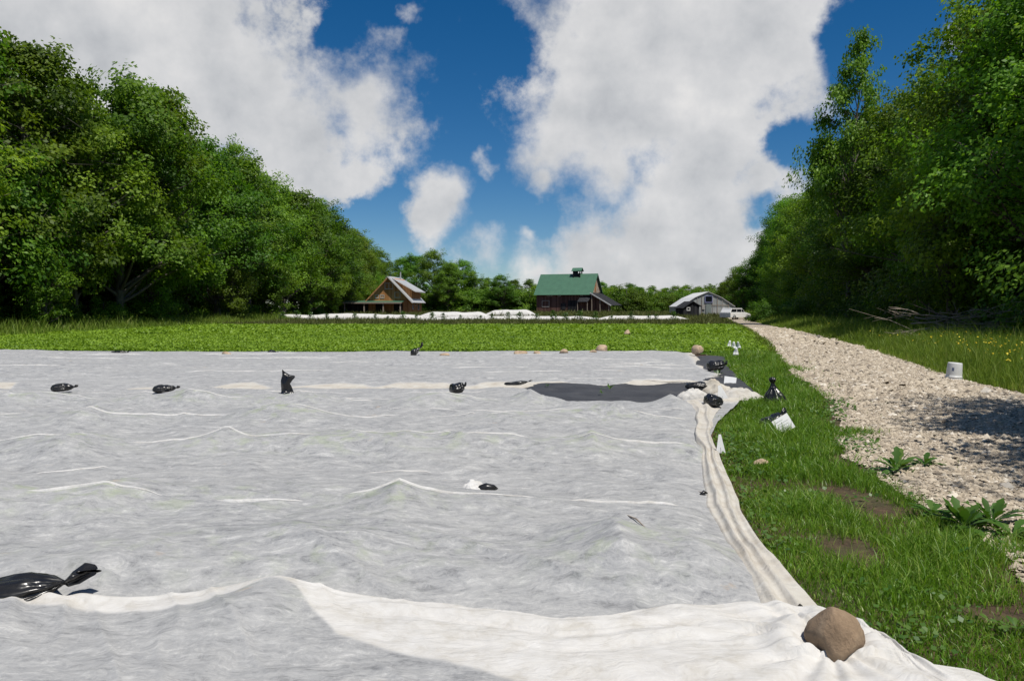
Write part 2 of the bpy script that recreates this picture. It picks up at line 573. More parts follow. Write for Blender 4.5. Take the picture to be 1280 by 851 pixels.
def tube(pts, rad, sides=6):
    pts = np.asarray(pts, float)
    rad = np.broadcast_to(np.asarray(rad, float), (len(pts),))
    tg = np.gradient(pts, axis=0)
    tg /= np.linalg.norm(tg, axis=1, keepdims=True) + 1e-9
    ref = np.array([0.31, 0.17, 0.93]) if abs(tg[0][2]) < 0.8 else np.array([1.0, 0.1, 0.0])
    a = np.cross(tg, ref)
    a /= np.linalg.norm(a, axis=1, keepdims=True) + 1e-9
    bb = np.cross(tg, a)
    ang = np.linspace(0, 2 * np.pi, sides, endpoint=False)
    V = pts[:, None, :] + rad[:, None, None] * (np.cos(ang)[None, :, None] * a[:, None, :] + np.sin(ang)[None, :, None] * bb[:, None, :])
    n = len(pts)
    F = []
    for i in range(n - 1):
        for j in range(sides):
            k = (j + 1) % sides
            F.append((i * sides + j, i * sides + k, (i + 1) * sides + k, (i + 1) * sides + j))
    return V.reshape(-1, 3), np.array(F)


def tag(o, label=None, cat=None, group=None, kind=None):
    if label:
        o['label'] = label
    if cat:
        o['category'] = cat
    if group:
        o['group'] = group
    if kind:
        o['kind'] = kind
    return o


def empty(name, loc, rz=0.0):
    o = bpy.data.objects.new(name, None)
    C.objects.link(o)
    o.location = loc
    o.rotation_euler = (0, 0, rz)
    o.empty_display_size = 0.2
    return o


def copy_tree(o, parent=None):
    c = o.copy()
    C.objects.link(c)
    if parent:
        c.parent = parent
    for ch in o.children:
        copy_tree(ch, c)
    return c


# value noise on numpy arrays
def _hash(ix, iy, seed):
    h = (ix.astype(np.int64) * 374761393 + iy.astype(np.int64) * 668265263 + seed * 974634777) & 0xFFFFFFFF
    h = ((h ^ (h >> 13)) * 1274126177) & 0xFFFFFFFF
    return ((h ^ (h >> 16)) & 0xFFFF) / 65535.0


def vn(x, y, seed=0):
    x = np.asarray(x, float)
    y = np.asarray(y, float) + np.zeros_like(x)
    ix = np.floor(x)
    iy = np.floor(y)
    fx = x - ix
    fy = y - iy
    fx = fx * fx * (3 - 2 * fx)
    fy = fy * fy * (3 - 2 * fy)
    a = _hash(ix, iy, seed)
    b_ = _hash(ix + 1, iy, seed)
    c = _hash(ix, iy + 1, seed)
    d = _hash(ix + 1, iy + 1, seed)
    return (a * (1 - fx) + b_ * fx) * (1 - fy) + (c * (1 - fx) + d * fx) * fy


def fbm(x, y, seed=0, octv=4):
    s = 0
    a = 0.5
    for i in range(octv):
        s = s + a * vn(np.asarray(x) * 2 ** i, np.asarray(y) * 2 ** i, seed + i * 17)
        a *= 0.5
    return s / (1 - 0.5 ** octv)


def sstep(a, b_, x):
    t_ = np.clip((np.asarray(x, float) - a) / (b_ - a), 0, 1)
    return t_ * t_ * (3 - 2 * t_)


def gh(y):
    """the land lifts a little towards the farmstead"""
    return 0.4 * sstep(85, 150, y)


def grid_faces(nr, nc):
    i = np.arange(nr - 1)[:, None] * nc + np.arange(nc - 1)[None, :]
    return np.stack([i, i + 1, i + nc + 1, i + nc], -1).reshape(-1, 4)


# ------------------------------------------------------------------ edges of the plots (plan coordinates, metres)
def poly_interp(pts):
    pts = sorted(pts)
    ys = np.array([p_[0] for p_ in pts])
    xs = np.array([p_[1] for p_ in pts])
    return lambda y: np.interp(y, ys, xs)


# gravel path: left and right edge as x(y)
path_left = poly_interp([(-6, 1.6), (2.5, 2.5), (5.1, 3.25), (6.2, 3.35), (7.2, 3.5), (8.6, 3.75), (10, 4.25), (13.9, 5.6), (18, 6.5), (22.9, 7.9), (35.6, 11.6), (55, 16.6), (80, 22.6), (118, 31.5), (135, 35)])
path_right = poly_interp([(-6, 5.8), (5, 7.3), (10, 8.5), (15.2, 9.5), (17.6, 9.9), (29, 13.4), (53, 19.2), (94, 28.3), (118, 34.0), (135, 38)])
# right edge of the near fleece
near_right = poly_interp([(2.5, 1.58), (4.19, 1.6), (4.4, 1.6), (5.08, 1.64), (6.04, 1.75), (7.44, 2.0), (8.9, 2.28), (9.8, 2.44), (11.0, 2.78), (12.0, 3.1), (12.7, 3.35), (13.3, 3.75), (13.7, 4.0)])
far_right = poly_interp([(15.2, 3.75), (15.8, 3.95), (17.2, 4.45), (18.6, 5.0), (20.8, 5.05), (23.5, 5.55), (27.6, 6.25)])


def wob(v, amp, f, seed):
    return amp * (fbm(np.asarray(v) * f, np.zeros_like(np.asarray(v, float)), seed) - 0.5) * 2


# ------------------------------------------------------------------ ground
xs = np.concatenate([np.linspace(-700, -70, 12), np.linspace(-60, 70, 80), np.linspace(80, 700, 12)])
ys = np.concatenate([np.linspace(-300, -20, 8), np.linspace(-15, 60, 60), np.linspace(64, 180, 40), np.linspace(200, 900, 12)])
X, Y = np.meshgrid(xs, ys)
near = (np.abs(X) < 65) & (Y > -16) & (Y < 185)
Z = gh(Y) + np.where(near, 0.02 * (fbm(X * 0.8, Y * 0.8, 3) - 0.5), 0) - 0.012
ground = np_mesh('ground', np.stack([X, Y, Z], -1).reshape(-1, 3), grid_faces(*X.shape), 'ground_soil', smooth=True)
tag(ground, 'bare and grassy earth around the field', None, None, 'structure')

# gravel path sheet, slightly crowned
ysg = np.concatenate([np.linspace(-5, 20, 140), np.linspace(20.3, 135, 160)])
u = np.linspace(0, 1, 26)
L = path_left(ysg) + wob(ysg, 0.22, 0.9, 5)
Rr = path_right(ysg) + wob(ysg, 0.25, 0.5, 9)
X = L[:, None] * (1 - u) + Rr[:, None] * u
Y = np.repeat(ysg[:, None], len(u), 1)
Z = gh(Y) + 0.012 + 0.05 * np.sin(np.pi * u)[None, :] + 0.02 * (fbm(X * 1.5, Y * 1.5, 11) - 0.5)
Z[:, 0] = Z[:, -1] = -0.05
o = np_mesh('gravel_path', np.stack([X, Y, Z], -1).reshape(-1, 3), grid_faces(*X.shape), 'gravel_bed', smooth=True)
tag(o, 'pale crushed stone path running beside the field', None, None, 'structure')


def path_z(x, y):
    Lx = path_left(y)
    Rx = path_right(y)
    uu = np.clip((x - Lx) / (Rx - Lx), 0, 1)
    return gh(y) + 0.012 + 0.05 * np.sin(np.pi * uu) + 0.02 * (fbm(x * 1.5, y * 1.5, 11) - 0.5)


def stones(name, n, yr, size, seed):
    r_ = np.random.default_rng(seed)
    y = r_.uniform(*yr, n)
    uu = r_.uniform(0.0, 1.0, n)
    Lx = path_left(y) - 0.05
    Rx = path_right(y)
    uu = uu ** 1.0
    x = Lx + (Rx - Lx) * uu
    x += wob(y, 0.22, 0.9, 5) * (1 - uu)
    s = size * r_.lognormal(0, 0.45, n)
    base = np.array([(1, 0, 0), (0, 1, 0), (-1, 0, 0), (0, -1, 0), (0, 0, .62), (0, 0, -.4)], float)
    P = base[None] * (0.72 + 0.56 * r_.random((n, 6, 1)))
    P = P + r_.normal(0, 0.13, (n, 6, 3))
    ang = r_.uniform(0, 2 * np.pi, n)
    ca, sa = np.cos(ang)[:, None], np.sin(ang)[:, None]
    px = P[..., 0] * 1.25
    py = P[..., 1] * 0.85
    Q = np.stack([px * ca - py * sa, px * sa + py * ca, P[..., 2]], -1)
    ti = r_.normal(0, 0.35, (n, 2))
    Q[..., 2] += Q[..., 0] * ti[:, :1] * 0.5 + Q[..., 1] * ti[:, 1:] * 0.5
    Q *= s[:, None, None] * 0.5
    Q[..., 0] += x[:, None]
    Q[..., 1] += y[:, None]
    Q[..., 2] += (path_z(x, y) + s * 0.06)[:, None]
    f = np.array([(0, 1, 4), (1, 2, 4), (2, 3, 4), (3, 0, 4)])
    F = (f[None] + (np.arange(n) * 6)[:, None, None]).reshape(-1, 3)
    tint = np.repeat(np.clip(r_.normal(0.52, 0.26, n), 0, 1), 4)
    o = np_mesh(name, Q.reshape(-1, 3), F, 'gravel_stone', fattr={'tint': tint})
    return tag(o, 'loose crushed stones lying on the path', 'gravel', None, 'stuff')


st_near = stones('gravel_stones', 80000, (3.5, 13.0), 0.027, 1)
st_far = stones('gravel_stones', 60000, (13.0, 32.0), 0.040, 2)
st_end = stones('gravel_stones', 30000, (32.0, 62.0), 0.075, 3)
st_end['label'] = 'fine looking stones where the path nears the crop end'
st_far['label'] = 'smaller looking loose stones on the farther stretch of path'

# crop field soil
ysf = np.linspace(27.4, 72, 60)
u = np.linspace(0, 1, 40)
L = np.full_like(ysf, -27.5) + wob(ysf, 0.8, 0.1, 21)
Rr = path_left(ysf) - 0.6 + wob(ysf, 0.4, 0.3, 22)
X = L[:, None] * (1 - u) + Rr[:, None] * u
Y = np.repeat(ysf[:, None], len(u), 1)
Z = gh(Y) + 0.01 + 0.03 * (fbm(X * 0.8, Y * 0.8, 13) - 0.3)
o = np_mesh('crop_bed', np.stack([X, Y, Z], -1).reshape(-1, 3), grid_faces(*X.shape), 'field_soil', smooth=True)
tag(o, 'green field bed under the low leafy crop', None, None, 'structure')

# ------------------------------------------------------------------ leaves and blades
def leaves(cent, nrm, size, r_, width=0.55, fold=0.12):
    n = len(cent)
    nrm = nrm / (np.linalg.norm(nrm, axis=1, keepdims=True) + 1e-9)
    rv = r_.normal(size=(n, 3))
    tdir = np.cross(nrm, rv)
    tdir /= np.linalg.norm(tdir, axis=1, keepdims=True) + 1e-9
    bdir = np.cross(nrm, tdir)
    s = np.asarray(size).reshape(-1, 1) * np.ones((n, 1))
    v0 = cent - tdir * s * 0.5
    v2 = cent + tdir * s * 0.5 - nrm * s * fold
    mid = cent + tdir * s * 0.08 - nrm * s * fold * 0.5
    v1 = mid + bdir * s * width * 0.5
    v3 = mid - bdir * s * width * 0.5
    V = np.stack([v0, v1, v2, v3], 1).reshape(-1, 3)
    F = np.arange(4 * n).reshape(n, 4)
    return V, F


def blades(P, h, w, lean, r_, curl=0.5):
    """bent grass blades: five vertices, three triangles each"""
    n = len(P)
    a = r_.uniform(0, 2 * np.pi, n)
    la = r_.uniform(0, 2 * np.pi, n)
    wx = np.stack([np.cos(a), np.sin(a), np.zeros(n)], 1) * (w / 2)[:, None]
    ld = np.stack([np.cos(la), np.sin(la), np.zeros(n)], 1)
    le = (lean * np.abs(r_.normal(0.6, 0.4, n)))[:, None]
    up = np.array([0, 0, 1.0])
    mid = P + up * (h * 0.58)[:, None] + ld * le * (h * 0.35)[:, None]
    tip = P + up * (h * (1 - 0.25 * np.clip(le[:, 0], 0, 2) * curl))[:, None] + ld * le * h[:, None]
    V = np.stack([P - wx, P + wx, mid + wx * 0.8, mid - wx * 0.8, tip], 1).reshape(-1, 3)
    f = np.array([(0, 1, 2), (0, 2, 3), (3, 2, 4)])
    F = (f[None] + (np.arange(n) * 5)[:, None, None]).reshape(-1, 3)
    return V, F


def cat(parts):
    Vs, Fs, k = [], [], 0
    for V, F in parts:
        Vs.append(V)
        Fs.append(F + k)
        k += len(V)
    return np.concatenate(Vs), np.concatenate(Fs)


# ------------------------------------------------------------------ trees
def make_tree(seed, H, cr, base, nclump, nleaf, lsize, mat='maple_leaf', shape='ovoid', trunk_r=0.22, clump_r=1.5, hang=0.0, name='broadleaf_tree', nbr=46):
    r_ = np.random.default_rng(seed)
    root = empty(name, (0, 0, 0))
    # trunk
    k = 10
    zz = np.linspace(0, H * 0.9, k)
    sway = np.cumsum(r_.normal(0, 0.012 * H, (k, 2)), 0)
    sway -= sway[0]
    tp = np.column_stack([sway * np.linspace(0, 1, k)[:, None], zz])
    tr = trunk_r * (1 - np.linspace(0, 1, k)) ** 0.8 + 0.03
    tr[0] *= 1.5
    parts = [tube(tp, tr, 8)]
    # clumps
    hh = r_.uniform(0.0, 1.0, nclump)
    az = r_.uniform(0, 2 * np.pi, nclump)
    if shape == 'ovoid':
        prof = np.sin(np.pi * (0.08 + 0.92 * hh) ** 0.72) ** 0.62
    elif shape == 'dome':
        prof = np.sqrt(np.clip(1 - (hh * 0.98) ** 2.2, 0, 1))
    else:
        prof = np.sin(np.pi * (0.25 + 0.75 * hh) ** 0.9) ** 0.8
    lump = 0.78 + 0.5 * fbm(az * 1.3 + 20, hh * 4.0, seed + 5, 2)
    rf = np.sqrt(r_.uniform(0.2, 1.0, nclump))
    rad = cr * prof * lump * rf
    cz = H * (base + (1 - base) * (hh * 0.96)) + r_.normal(0, 0.2, nclump)
    txy = np.stack([np.interp(cz, zz, tp[:, 0]), np.interp(cz, zz, tp[:, 1])], 1)
    cc = np.column_stack([txy[:, 0] + rad * np.cos(az), txy[:, 1] + rad * np.sin(az), np.maximum(cz - hang * rad, 0.4)])
    cR = clump_r * r_.uniform(0.65, 1.3, nclump) * (0.75 + 0.4 * prof)
    # limbs
    order = np.argsort(-rad)
    for i in order[:nbr]:
        e = cc[i]
        z0 = max(H * 0.1, e[2] - rad[i] * r_.uniform(0.5, 0.95) - 0.4)
        z0 = min(z0, H * 0.82)
        s = np.array([np.interp(z0, zz, tp[:, 0]), np.interp(z0, zz, tp[:, 1]), z0])
        mid = s * 0.45 + e * 0.55 + np.array([0, 0, 0.12 * rad[i]]) + r_.normal(0, 0.18, 3)
        r0 = np.interp(z0, zz, tr) * 0.5
        parts.append(tube([s, s * 0.6 + mid * 0.4 + r_.normal(0, 0.06, 3), mid, mid * 0.5 + e * 0.5 + r_.normal(0, .15, 3), e],
                          [r0, r0 * 0.8, r0 * 0.55, r0 * 0.35, 0.012], 5))
        for q in range(2):
            e2 = e + r_.normal(0, 0.8, 3) * cR[i] * 0.7
            parts.append(tube([mid, mid * 0.5 + e2 * 0.5 + r_.normal(0, .15, 3), e2], [r0 * 0.4, r0 * 0.25, 0.008], 4))
    V, F = cat(parts)
    np_mesh('trunk', V, F, 'bark', root, smooth=True)
    # leaves, gathered in flattened layered sprays
    wgt = cR ** 2
    cnt = r_.multinomial(nleaf, wgt / wgt.sum())
    idx = np.repeat(np.arange(nclump), cnt)
    n = len(idx)
    d = r_.normal(size=(n, 3))
    d /= np.linalg.norm(d, axis=1, keepdims=True)
    rr = r_.uniform(0, 1, n) ** 0.42
    sub = r_.integers(0, 6, n)
    so = r_.normal(0, 0.44, (nclump, 6, 3)) * np.array([1, 1, 0.8])
    loc = d * rr[:, None] * np.array([0.6, 0.6, 0.36]) + so[idx, sub]
    P = cc[idx] + loc * cR[idx][:, None]
    P[:, 2] = np.maximum(P[:, 2], 0.12)
    outw = np.column_stack([P[:, 0] - np.interp(P[:, 2], zz, tp[:, 0]), P[:, 1] - np.interp(P[:, 2], zz, tp[:, 1]), np.zeros(n)])
    outw /= np.linalg.norm(outw, axis=1, keepdims=True) + 1e-6
    nr = np.array([0, 0, 0.6]) + outw * 0.35 + loc * 0.5 + r_.normal(0, 0.42, (n, 3))
    size = lsize * r_.uniform(0.6, 1.35, n)
    V, F = leaves(P, nr, size, r_, 0.7, 0.15)
    ct = r_.normal(0.5, 0.17, nclump)
    tint = np.clip(ct[idx] + r_.normal(0, 0.2, n), 0, 1)
    np_mesh('crown', V, F, mat, root, fattr={'tint': tint})
    return root


TREES = {}
TREES['a'] = make_tree(11, 20, 5.4, 0.22, 72, 24000, 0.30, 'maple_leaf', 'ovoid', 0.30, 1.75)
TREES['b'] = make_tree(12, 20, 4.8, 0.19, 76, 24000, 0.29, 'maple_leaf', 'ovoid', 0.26, 1.65)
TREES['c'] = make_tree(13, 20, 5.8, 0.27, 72, 23000, 0.30, 'maple_leaf', 'dome', 0.32, 1.8)
TREES['d'] = make_tree(14, 20, 4.9, 0.20, 76, 23000, 0.28, 'pale_leaf', 'ovoid', 0.26, 1.6)
TREES['airy'] = make_tree(15, 20, 4.2, 0.30, 70, 20000, 0.26, 'maple_leaf', 'ovoid', 0.24, 1.35, nbr=60)
TREES['edge1'] = make_tree(16, 16, 4.2, 0.03, 125, 52000, 0.175, 'maple_leaf', 'dome', 0.2, 1.3, hang=0.25)
TREES['edge2'] = make_tree(17, 16, 3.9, 0.05, 118, 50000, 0.165, 'pale_leaf', 'ovoid', 0.18, 1.2, hang=0.2)
TREES['sapling'] = make_tree(18, 7, 1.9, 0.18, 46, 9000, 0.16, 'pale_leaf', 'ovoid', 0.06, 0.75, nbr=30, name='young_tree')
TREES['bush'] = make_tree(19, 3.4, 2.0, 0.02, 46, 9500, 0.15, 'maple_leaf', 'dome', 0.05, 0.75, nbr=26, name='bush')
TREES['bush2'] = make_tree(20, 2.6, 1.9, 0.02, 40, 8000, 0.14, 'pale_leaf', 'dome', 0.04, 0.65, nbr=26, name='bush')
TH = {'a': 20, 'b': 20, 'c': 20, 'd': 20, 'airy': 20, 'edge1': 16, 'edge2': 16, 'sapling': 7, 'bush': 3.4, 'bush2': 2.6}
used = set()


def plant(kind, x, y, h, label, cat_, group, wide=1.0, name=None, rz=None):
    src = TREES[kind]
    if kind in used:
        o = copy_tree(src)
    else:
        o = src
        used.add(kind)
    s = h / TH[kind]
    o.location = (x, y, float(gh(y)) - 0.05)
    o.rotation_euler = (0, 0, random.uniform(0, 6.28) if rz is None else rz)
    o.scale = (s * wide, s * wide, s)
    if name:
        o.name = name
    return tag(o, label, cat_, group)


GL = 'trees along the left wood edge'
LBL_L2 = 'tree deeper in the left wood behind its front row'
ORDL = ['first', 'second', 'third', 'fourth', 'fifth', 'sixth', 'seventh', 'eighth', 'ninth', 'tenth', 'eleventh', 'twelfth', 'thirteenth', 'fourteenth', 'fifteenth', 'sixteenth', 'seventeenth', 'eighteenth', 'nineteenth', 'twentieth'] + ['%s' % ('twenty-' + q) for q in ('first', 'second', 'third', 'fourth', 'fifth', 'sixth', 'seventh', 'eighth', 'ninth')] + ['thirtieth', 'thirty-first', 'thirty-second']
y = 50.0
i = 0
kinds = ['a', 'b', 'd', 'c', 'b', 'a', 'd', 'c']
while y < 215:
    h = 20.5 + random.uniform(-1.6, 1.4) - 0.045 * max(0, y - 95)
    k = kinds[i % 8]
    plant(k, -32.6 + random.uniform(-1.2, 1.0) - (0.0 if y < 150 else (y - 150) * 0.05), y, h, 'tall leafy tree in the left wood front row, %s from its near end' % ORDL[i], 'tree', GL)
    y += random.uniform(4.6, 6.2) * (1 + (y - 50) * 0.004)
    i += 1
for row, (x0, n) in enumerate(((-38.5, 24), (-45, 16))):
    for q in range(n):
        yy = 44 + q * (170 / n) + random.uniform(-1.5, 1.5)
        plant(random.choice('abcd'), x0 + random.uniform(-1.5, 1.5), yy, 20 - 0.04 * max(0, yy - 95) + random.uniform(-2, 1.5), LBL_L2, 'tree', 'trees deeper in the left wood')
# nearer left, mostly out of frame, closing the wood
for (xx, yy, hh) in ((-33.5, 44, 19.5), (-37, 38, 19), (-34.5, 33, 17.5)):
    plant(random.choice('abd'), xx, yy, hh, 'tree of the left wood cut by the left frame edge', 'tree', GL)
# undergrowth at the foot of the left wood
for q in range(34):
    yy = 46 + q * 4.4 + random.uniform(-1.2, 1.2)
    plant('bush' if q % 3 else 'bush2', -32.6 + random.uniform(-1.6, 1.4), yy, random.uniform(1.5, 3.2), 'dark leafy bush at the foot of the left wood', 'bush', 'bushes under the left wood', 1.1)
for q in range(7):
    yy = 52 + q * 17 + random.uniform(-2, 2)
    plant('sapling', -30.4 + random.uniform(-1, 0.6), yy, random.uniform(5, 8.5), 'slender young tree leaning out from the left wood edge, %s from the near end' % ORDL[q], 'young tree', 'saplings on the left wood edge')

for q in range(20):
    plant('bush' if q % 2 else 'edge1', -43 + random.uniform(-3, 3), 30 + q * 5.2, random.uniform(4, 6.5), 'shaded undergrowth between the trunks deep in the left wood', 'bush', 'undergrowth deep in the left wood', 1.3 if q % 2 else 2.4)

GR = 'trees along the right wood edge'
ORD = ['first', 'second', 'third', 'fourth', 'fifth', 'sixth', 'seventh', 'eighth', 'ninth', 'tenth', 'eleventh', 'twelfth', 'thirteenth', 'fourteenth', 'fifteenth',
       'sixteenth', 'seventeenth', 'eighteenth', 'nineteenth', 'twentieth', 'twenty-first', 'twenty-second', 'twenty-third', 'twenty-fourth', 'twenty-fifth', 'twenty-sixth',
       'twenty-seventh', 'twenty-eighth', 'twenty-ninth', 'thirtieth', 'thirty-first', 'thirty-second', 'thirty-third', 'thirty-fourth', 'thirty-fifth', 'thirty-sixth', 'thirty-seventh', 'thirty-eighth', 'thirty-ninth', 'fortieth']
y = 30.0
i = 0
while y < 205:
    x0 = 18.6 + 0.225 * y
    h = (21.0 if y < 70 else 21.5) - max(0, y - 150) * 0.05 + random.uniform(-1.6, 1.6)
    plant('edge1' if i % 2 == 0 else 'edge2', x0 + random.uniform(-0.9, 0.9), y, h,
          'leafy tree in the right wood front row, %s from the right frame edge' % ORD[i], 'tree', GR)
    y += random.uniform(4.6, 6.0) * (1 + y * 0.003)
    i += 1
for row, (dx, n, dh) in enumerate(((6.5, 24, 22.5), (13.5, 16, 24))):
    for q in range(n):
        yy = 26 + q * (180 / n) + random.uniform(-1.5, 1.5)
        plant(random.choice('abcd'), 19 + 0.225 * yy + dx + random.uniform(-1.2, 1.2), yy, dh - (0.02 * yy) + random.uniform(-1.5, 1.5), 'tree rising behind the front row of the right wood', 'tree', 'trees deeper in the right wood')
for (xx, yy, hh) in ((11.7, 6.3, 14.2), (9.6, 2.4, 14.0), (15.5, -2.0, 15)):
    plant('edge1' if yy == 6.4 else 'edge2', xx, yy, hh, 'tree beside the near path whose crown shades the gravel', 'tree', GR)
plant('airy', 30.2, 72, 26.3, 'tall thin-crowned tree standing out above the right wood against blue sky', 'tree', None, 0.62)
for q in range(42):
    yy = 30 + q * 3.4 + random.uniform(-1, 1)
    plant('bush' if q % 2 else 'bush2', 15.4 + 0.225 * yy + random.uniform(-0.7, 1.0), yy, random.uniform(1.7, 3.6), 'leafy bush between the meadow verge and the right wood', 'bush', 'bushes along the right wood', 1.1)
plant('sapling', 22.6, 41.5, 10.0, 'pale young tree with thin stem in front of the dark right wood', 'young tree', None, 0.9)
plant('bush2', 28.6, 90, 2.6, 'bright green bush on the verge near the greenhouse end of the path', 'bush', None)
plant('bush', 32.5, 95, 1.7, 'low rounded bush beside the far bend of the path', 'bush', None, 1.4)

# far woods behind the buildings: tops read off the photograph
back = [(445, 318, 205), (470, 322, 215), (500, 322, 225), (520, 318, 215), (545, 316, 205), (560, 330, 200), (575, 328, 210), (592, 340, 205), (610, 348, 215), (628, 346, 200),
        (645, 350, 215), (660, 350, 225), (680, 350, 235), (700, 352, 245), (725, 352, 250), (750, 354, 250), (768, 358, 245), (785, 356, 255), (800, 360, 250),
        (815, 358, 260), (830, 361, 255), (846, 359, 260), (860, 358, 250), (875, 360, 245), (890, 356, 235), (905, 352, 200), (918, 345, 178), (930, 335, 165), (945, 325, 160)]
for bi, (px, py, dist) in enumerate(back):
    pt = AT(px, py, dist)
    h = pt.z - float(gh(dist)) + 0.3
    plant(random.choice('abcd'), pt.x, dist, h, 'rounded tree in the distant wood behind the farm buildings, %s from the left' % ORD[bi], 'tree', 'trees of the distant wood', 1.15 if h > 12 else 1.35)
for q in range(44):
    px = 440 + q * 11.6 + random.uniform(-3, 3)
    dist = random.uniform(208, 240)
    pt = AT(px, 371 + random.uniform(-5, 5), dist)
    plant('b' if q % 2 else 'd', pt.x, dist, pt.z + 1.5, 'low tree closing the gaps of the distant wood', 'tree', 'low trees of the distant wood', 1.5)

for q in range(46):
    px = 436 + q * 11.2 + random.uniform(-3, 3)
    dist = random.uniform(202, 208)
    plant('bush' if q % 3 else 'bush2', (px - 640) / 1000 * dist, dist, random.uniform(4.5, 7.0), 'dense bush at the foot of the distant wood', 'bush', 'bushes under the distant wood', 1.25)

# ------------------------------------------------------------------ row cover sheets
ROWS = [4.75, 5.95, 8.35, 10.65, 12.5]


def cloth_near(x, y):
    z = 0.05 + 0.07 * fbm(x * 0.8, y * 0.9, 31, 3) + 0.055 * (fbm(x * 2.6 + y * 0.6, y * 3.4, 37, 3) - 0.5)
    for k_, yr in enumerate(ROWS):
        m1 = (1 - np.abs(2 * vn(x * 0.95 + 3.3 * k_, np.full_like(x, k_ * 7.0), 41) - 1)) ** 1.7
        z = z + np.exp(-((y - yr + 0.10 * np.sin(x * 1.3 + k_)) / 0.5) ** 2) * (0.03 + 0.17 * m1)
    # pulled, slanting tension folds
    s = x * 0.62 + y
    z = z + 0.016 * np.sin(s * 6.0 + 5 * fbm(x * 0.5, y * 0.5, 51)) * sstep(0.45, 0.7, fbm(x * 0.6, y * 0.6, 53))
    rw = 1 - np.abs(2 * vn(y * 5.5 + x * 1.4 + 1.5 * fbm(x * 1.2, y * 1.2, 58), x * 1.1 - y * 0.6, 59) - 1)
    z = z + 0.013 * rw ** 3
    s2 = x * 0.9 + y * 1.1
    rid = 1 - np.abs(2 * vn(s2 * 1.1, (x - y) * 0.25, 57) - 1)
    z = z + 0.035 * rid ** 6
    edge = sstep(0, 0.6, near_right(y) - x)
    return z * (0.25 + 0.75 * edge) * (0.35 + 0.65 * sstep(3.9, 4.5, y)) + 0.012


def far_edge_near(x):
    """back hem of the near sheet: y(x)"""
    return np.interp(x, [-30, 0.0, 0.25, 0.9, 2.5, 3.4, 4.0], [15.55, 15.5, 15.2, 13.3, 12.9, 12.9, 13.3]) + 0.09 * (fbm(np.asarray(x) * 0.7, 0 * np.asarray(x), 61) - 0.5)


def cloth_far(x, y):
    z = 0.07 + 0.10 * fbm(x * 0.5, y * 1.2, 71, 3) + 0.03 * (fbm(x * 1.6, y * 4, 73, 3) - 0.4)
    rid = 1 - np.abs(2 * vn(y * 1.05 + 0.25 * np.sin(x * 0.4), x * 0.10, 77) - 1)
    z = z + 0.05 * rid ** 8
    e = sstep(0, 0.7, far_right(y) - x) * sstep(0, 0.8, 27.75 - y)
    return z * (0.3 + 0.7 * e) + 0.014


root = empty('row_cover', (0, 0, 0))
tag(root, 'large white fleece row cover spread over the nearest beds, grey with creases', 'row cover')
nr, nc = 350, 440
v = np.linspace(0, 1, nr) ** 1.5
y0, = (3.7,)
U = np.linspace(0, 1, nc)[None, :]
Yb = y0 + (13.4 - y0) * v[:, None] + 0 * U
XR = near_right(Yb)
XL = -0.80 * Yb - 3.2
X = XL * (1 - U) + XR * U
# stretch the far part of the sheet to its back hem
YE = far_edge_near(X)
Y = Yb + (YE - 13.4) * sstep(0.55, 1.0, v)[:, None]
Z = cloth_near(X, Y)
Z = 0.02 + (Z - 0.02) * (0.2 + 0.8 * sstep(0.0, 0.9, YE - Y))
plantv = np.zeros_like(Z)
for k_, yr in enumerate(ROWS):
    m1 = (1 - np.abs(2 * vn(X * 0.95 + 3.3 * k_, np.full_like(X, k_ * 7.0), 41) - 1)) ** 1.7
    plantv += np.exp(-((Y - yr) / 0.4) ** 2) * m1
backhem = sstep(0.28, 0.05, YE - Y) * sstep(0.3, 0.6, fbm(X * 0.4, 0 * X, 63) + 0.12) * (X < 0.6)
layer = np.clip(backhem * 1.0, 0, 1)
corner = np.exp(-(((X - 3.3) / 0.8) ** 2 + ((Y - 13.2) / 0.55) ** 2))
Z = Z + corner * (0.10 + 0.10 * fbm(X * 5, Y * 6, 67, 3))
layer = np.clip(layer + sstep(0.35, 0.6, corner), 0, 1)
creamv = np.clip(layer, 0, 1)
np_mesh('sheet', np.stack([X, Y, Z], -1).reshape(-1, 3), grid_faces(nr, nc), 'fleece', root,
        vattr={'layer': layer.ravel(), 'cream': creamv.ravel(), 'plant': np.clip(plantv, 0, 1).ravel()}, smooth=True)


def ridge(parent, x0, x1, yf, zf, w=0.026, h=0.02, name='fold', cream=0.0, layer=1.0, step=0.03, seed=0):
    """a pinched crease standing on the sheet: tent-shaped strip, tapering out at both ends"""
    xs_ = np.arange(x0, x1, step)
    ys_ = yf(xs_) + wob(xs_, 0.09, 0.9, 83 + seed) + wob(xs_, 0.035, 3.5, 85 + seed)
    tt = np.linspace(0, 1, len(xs_))
    ta = np.minimum(1, 6 * np.minimum(tt, 1 - tt)) * (0.35 + 1.05 * vn(xs_ * 3.0, 0 * xs_, 91 + seed))
    z_ = zf(xs_, ys_)
    prof = [(-1.0, -0.35), (-0.35, 0.75), (0.25, 1.0), (1.0, -0.35)]
    V = np.stack([np.stack([xs_, ys_ + a_ * w * ta, z_ + 0.004 + b_ * h * ta - (1 - np.minimum(1, 8 * np.minimum(tt, 1 - tt))) * 0.01], -1) for a_, b_ in prof], 1)
    o = np_mesh(name, V.reshape(-1, 3), grid_faces(len(xs_), 4), 'fleece', parent, smooth=True,
                vattr={'layer': np.full(len(xs_) * 4, layer), 'cream': np.full(len(xs_) * 4, cream)})
    return o


def along(pxpts, z=0.1):
    pts = sorted((G(a, b_, z).x, G(a, b_, z).y) for a, b_ in pxpts)
    xs_ = [q[0] for q in pts]
    ys_ = [q[1] for q in pts]
    return (lambda x: np.interp(x, xs_, ys_)), xs_[0], xs_[-1]


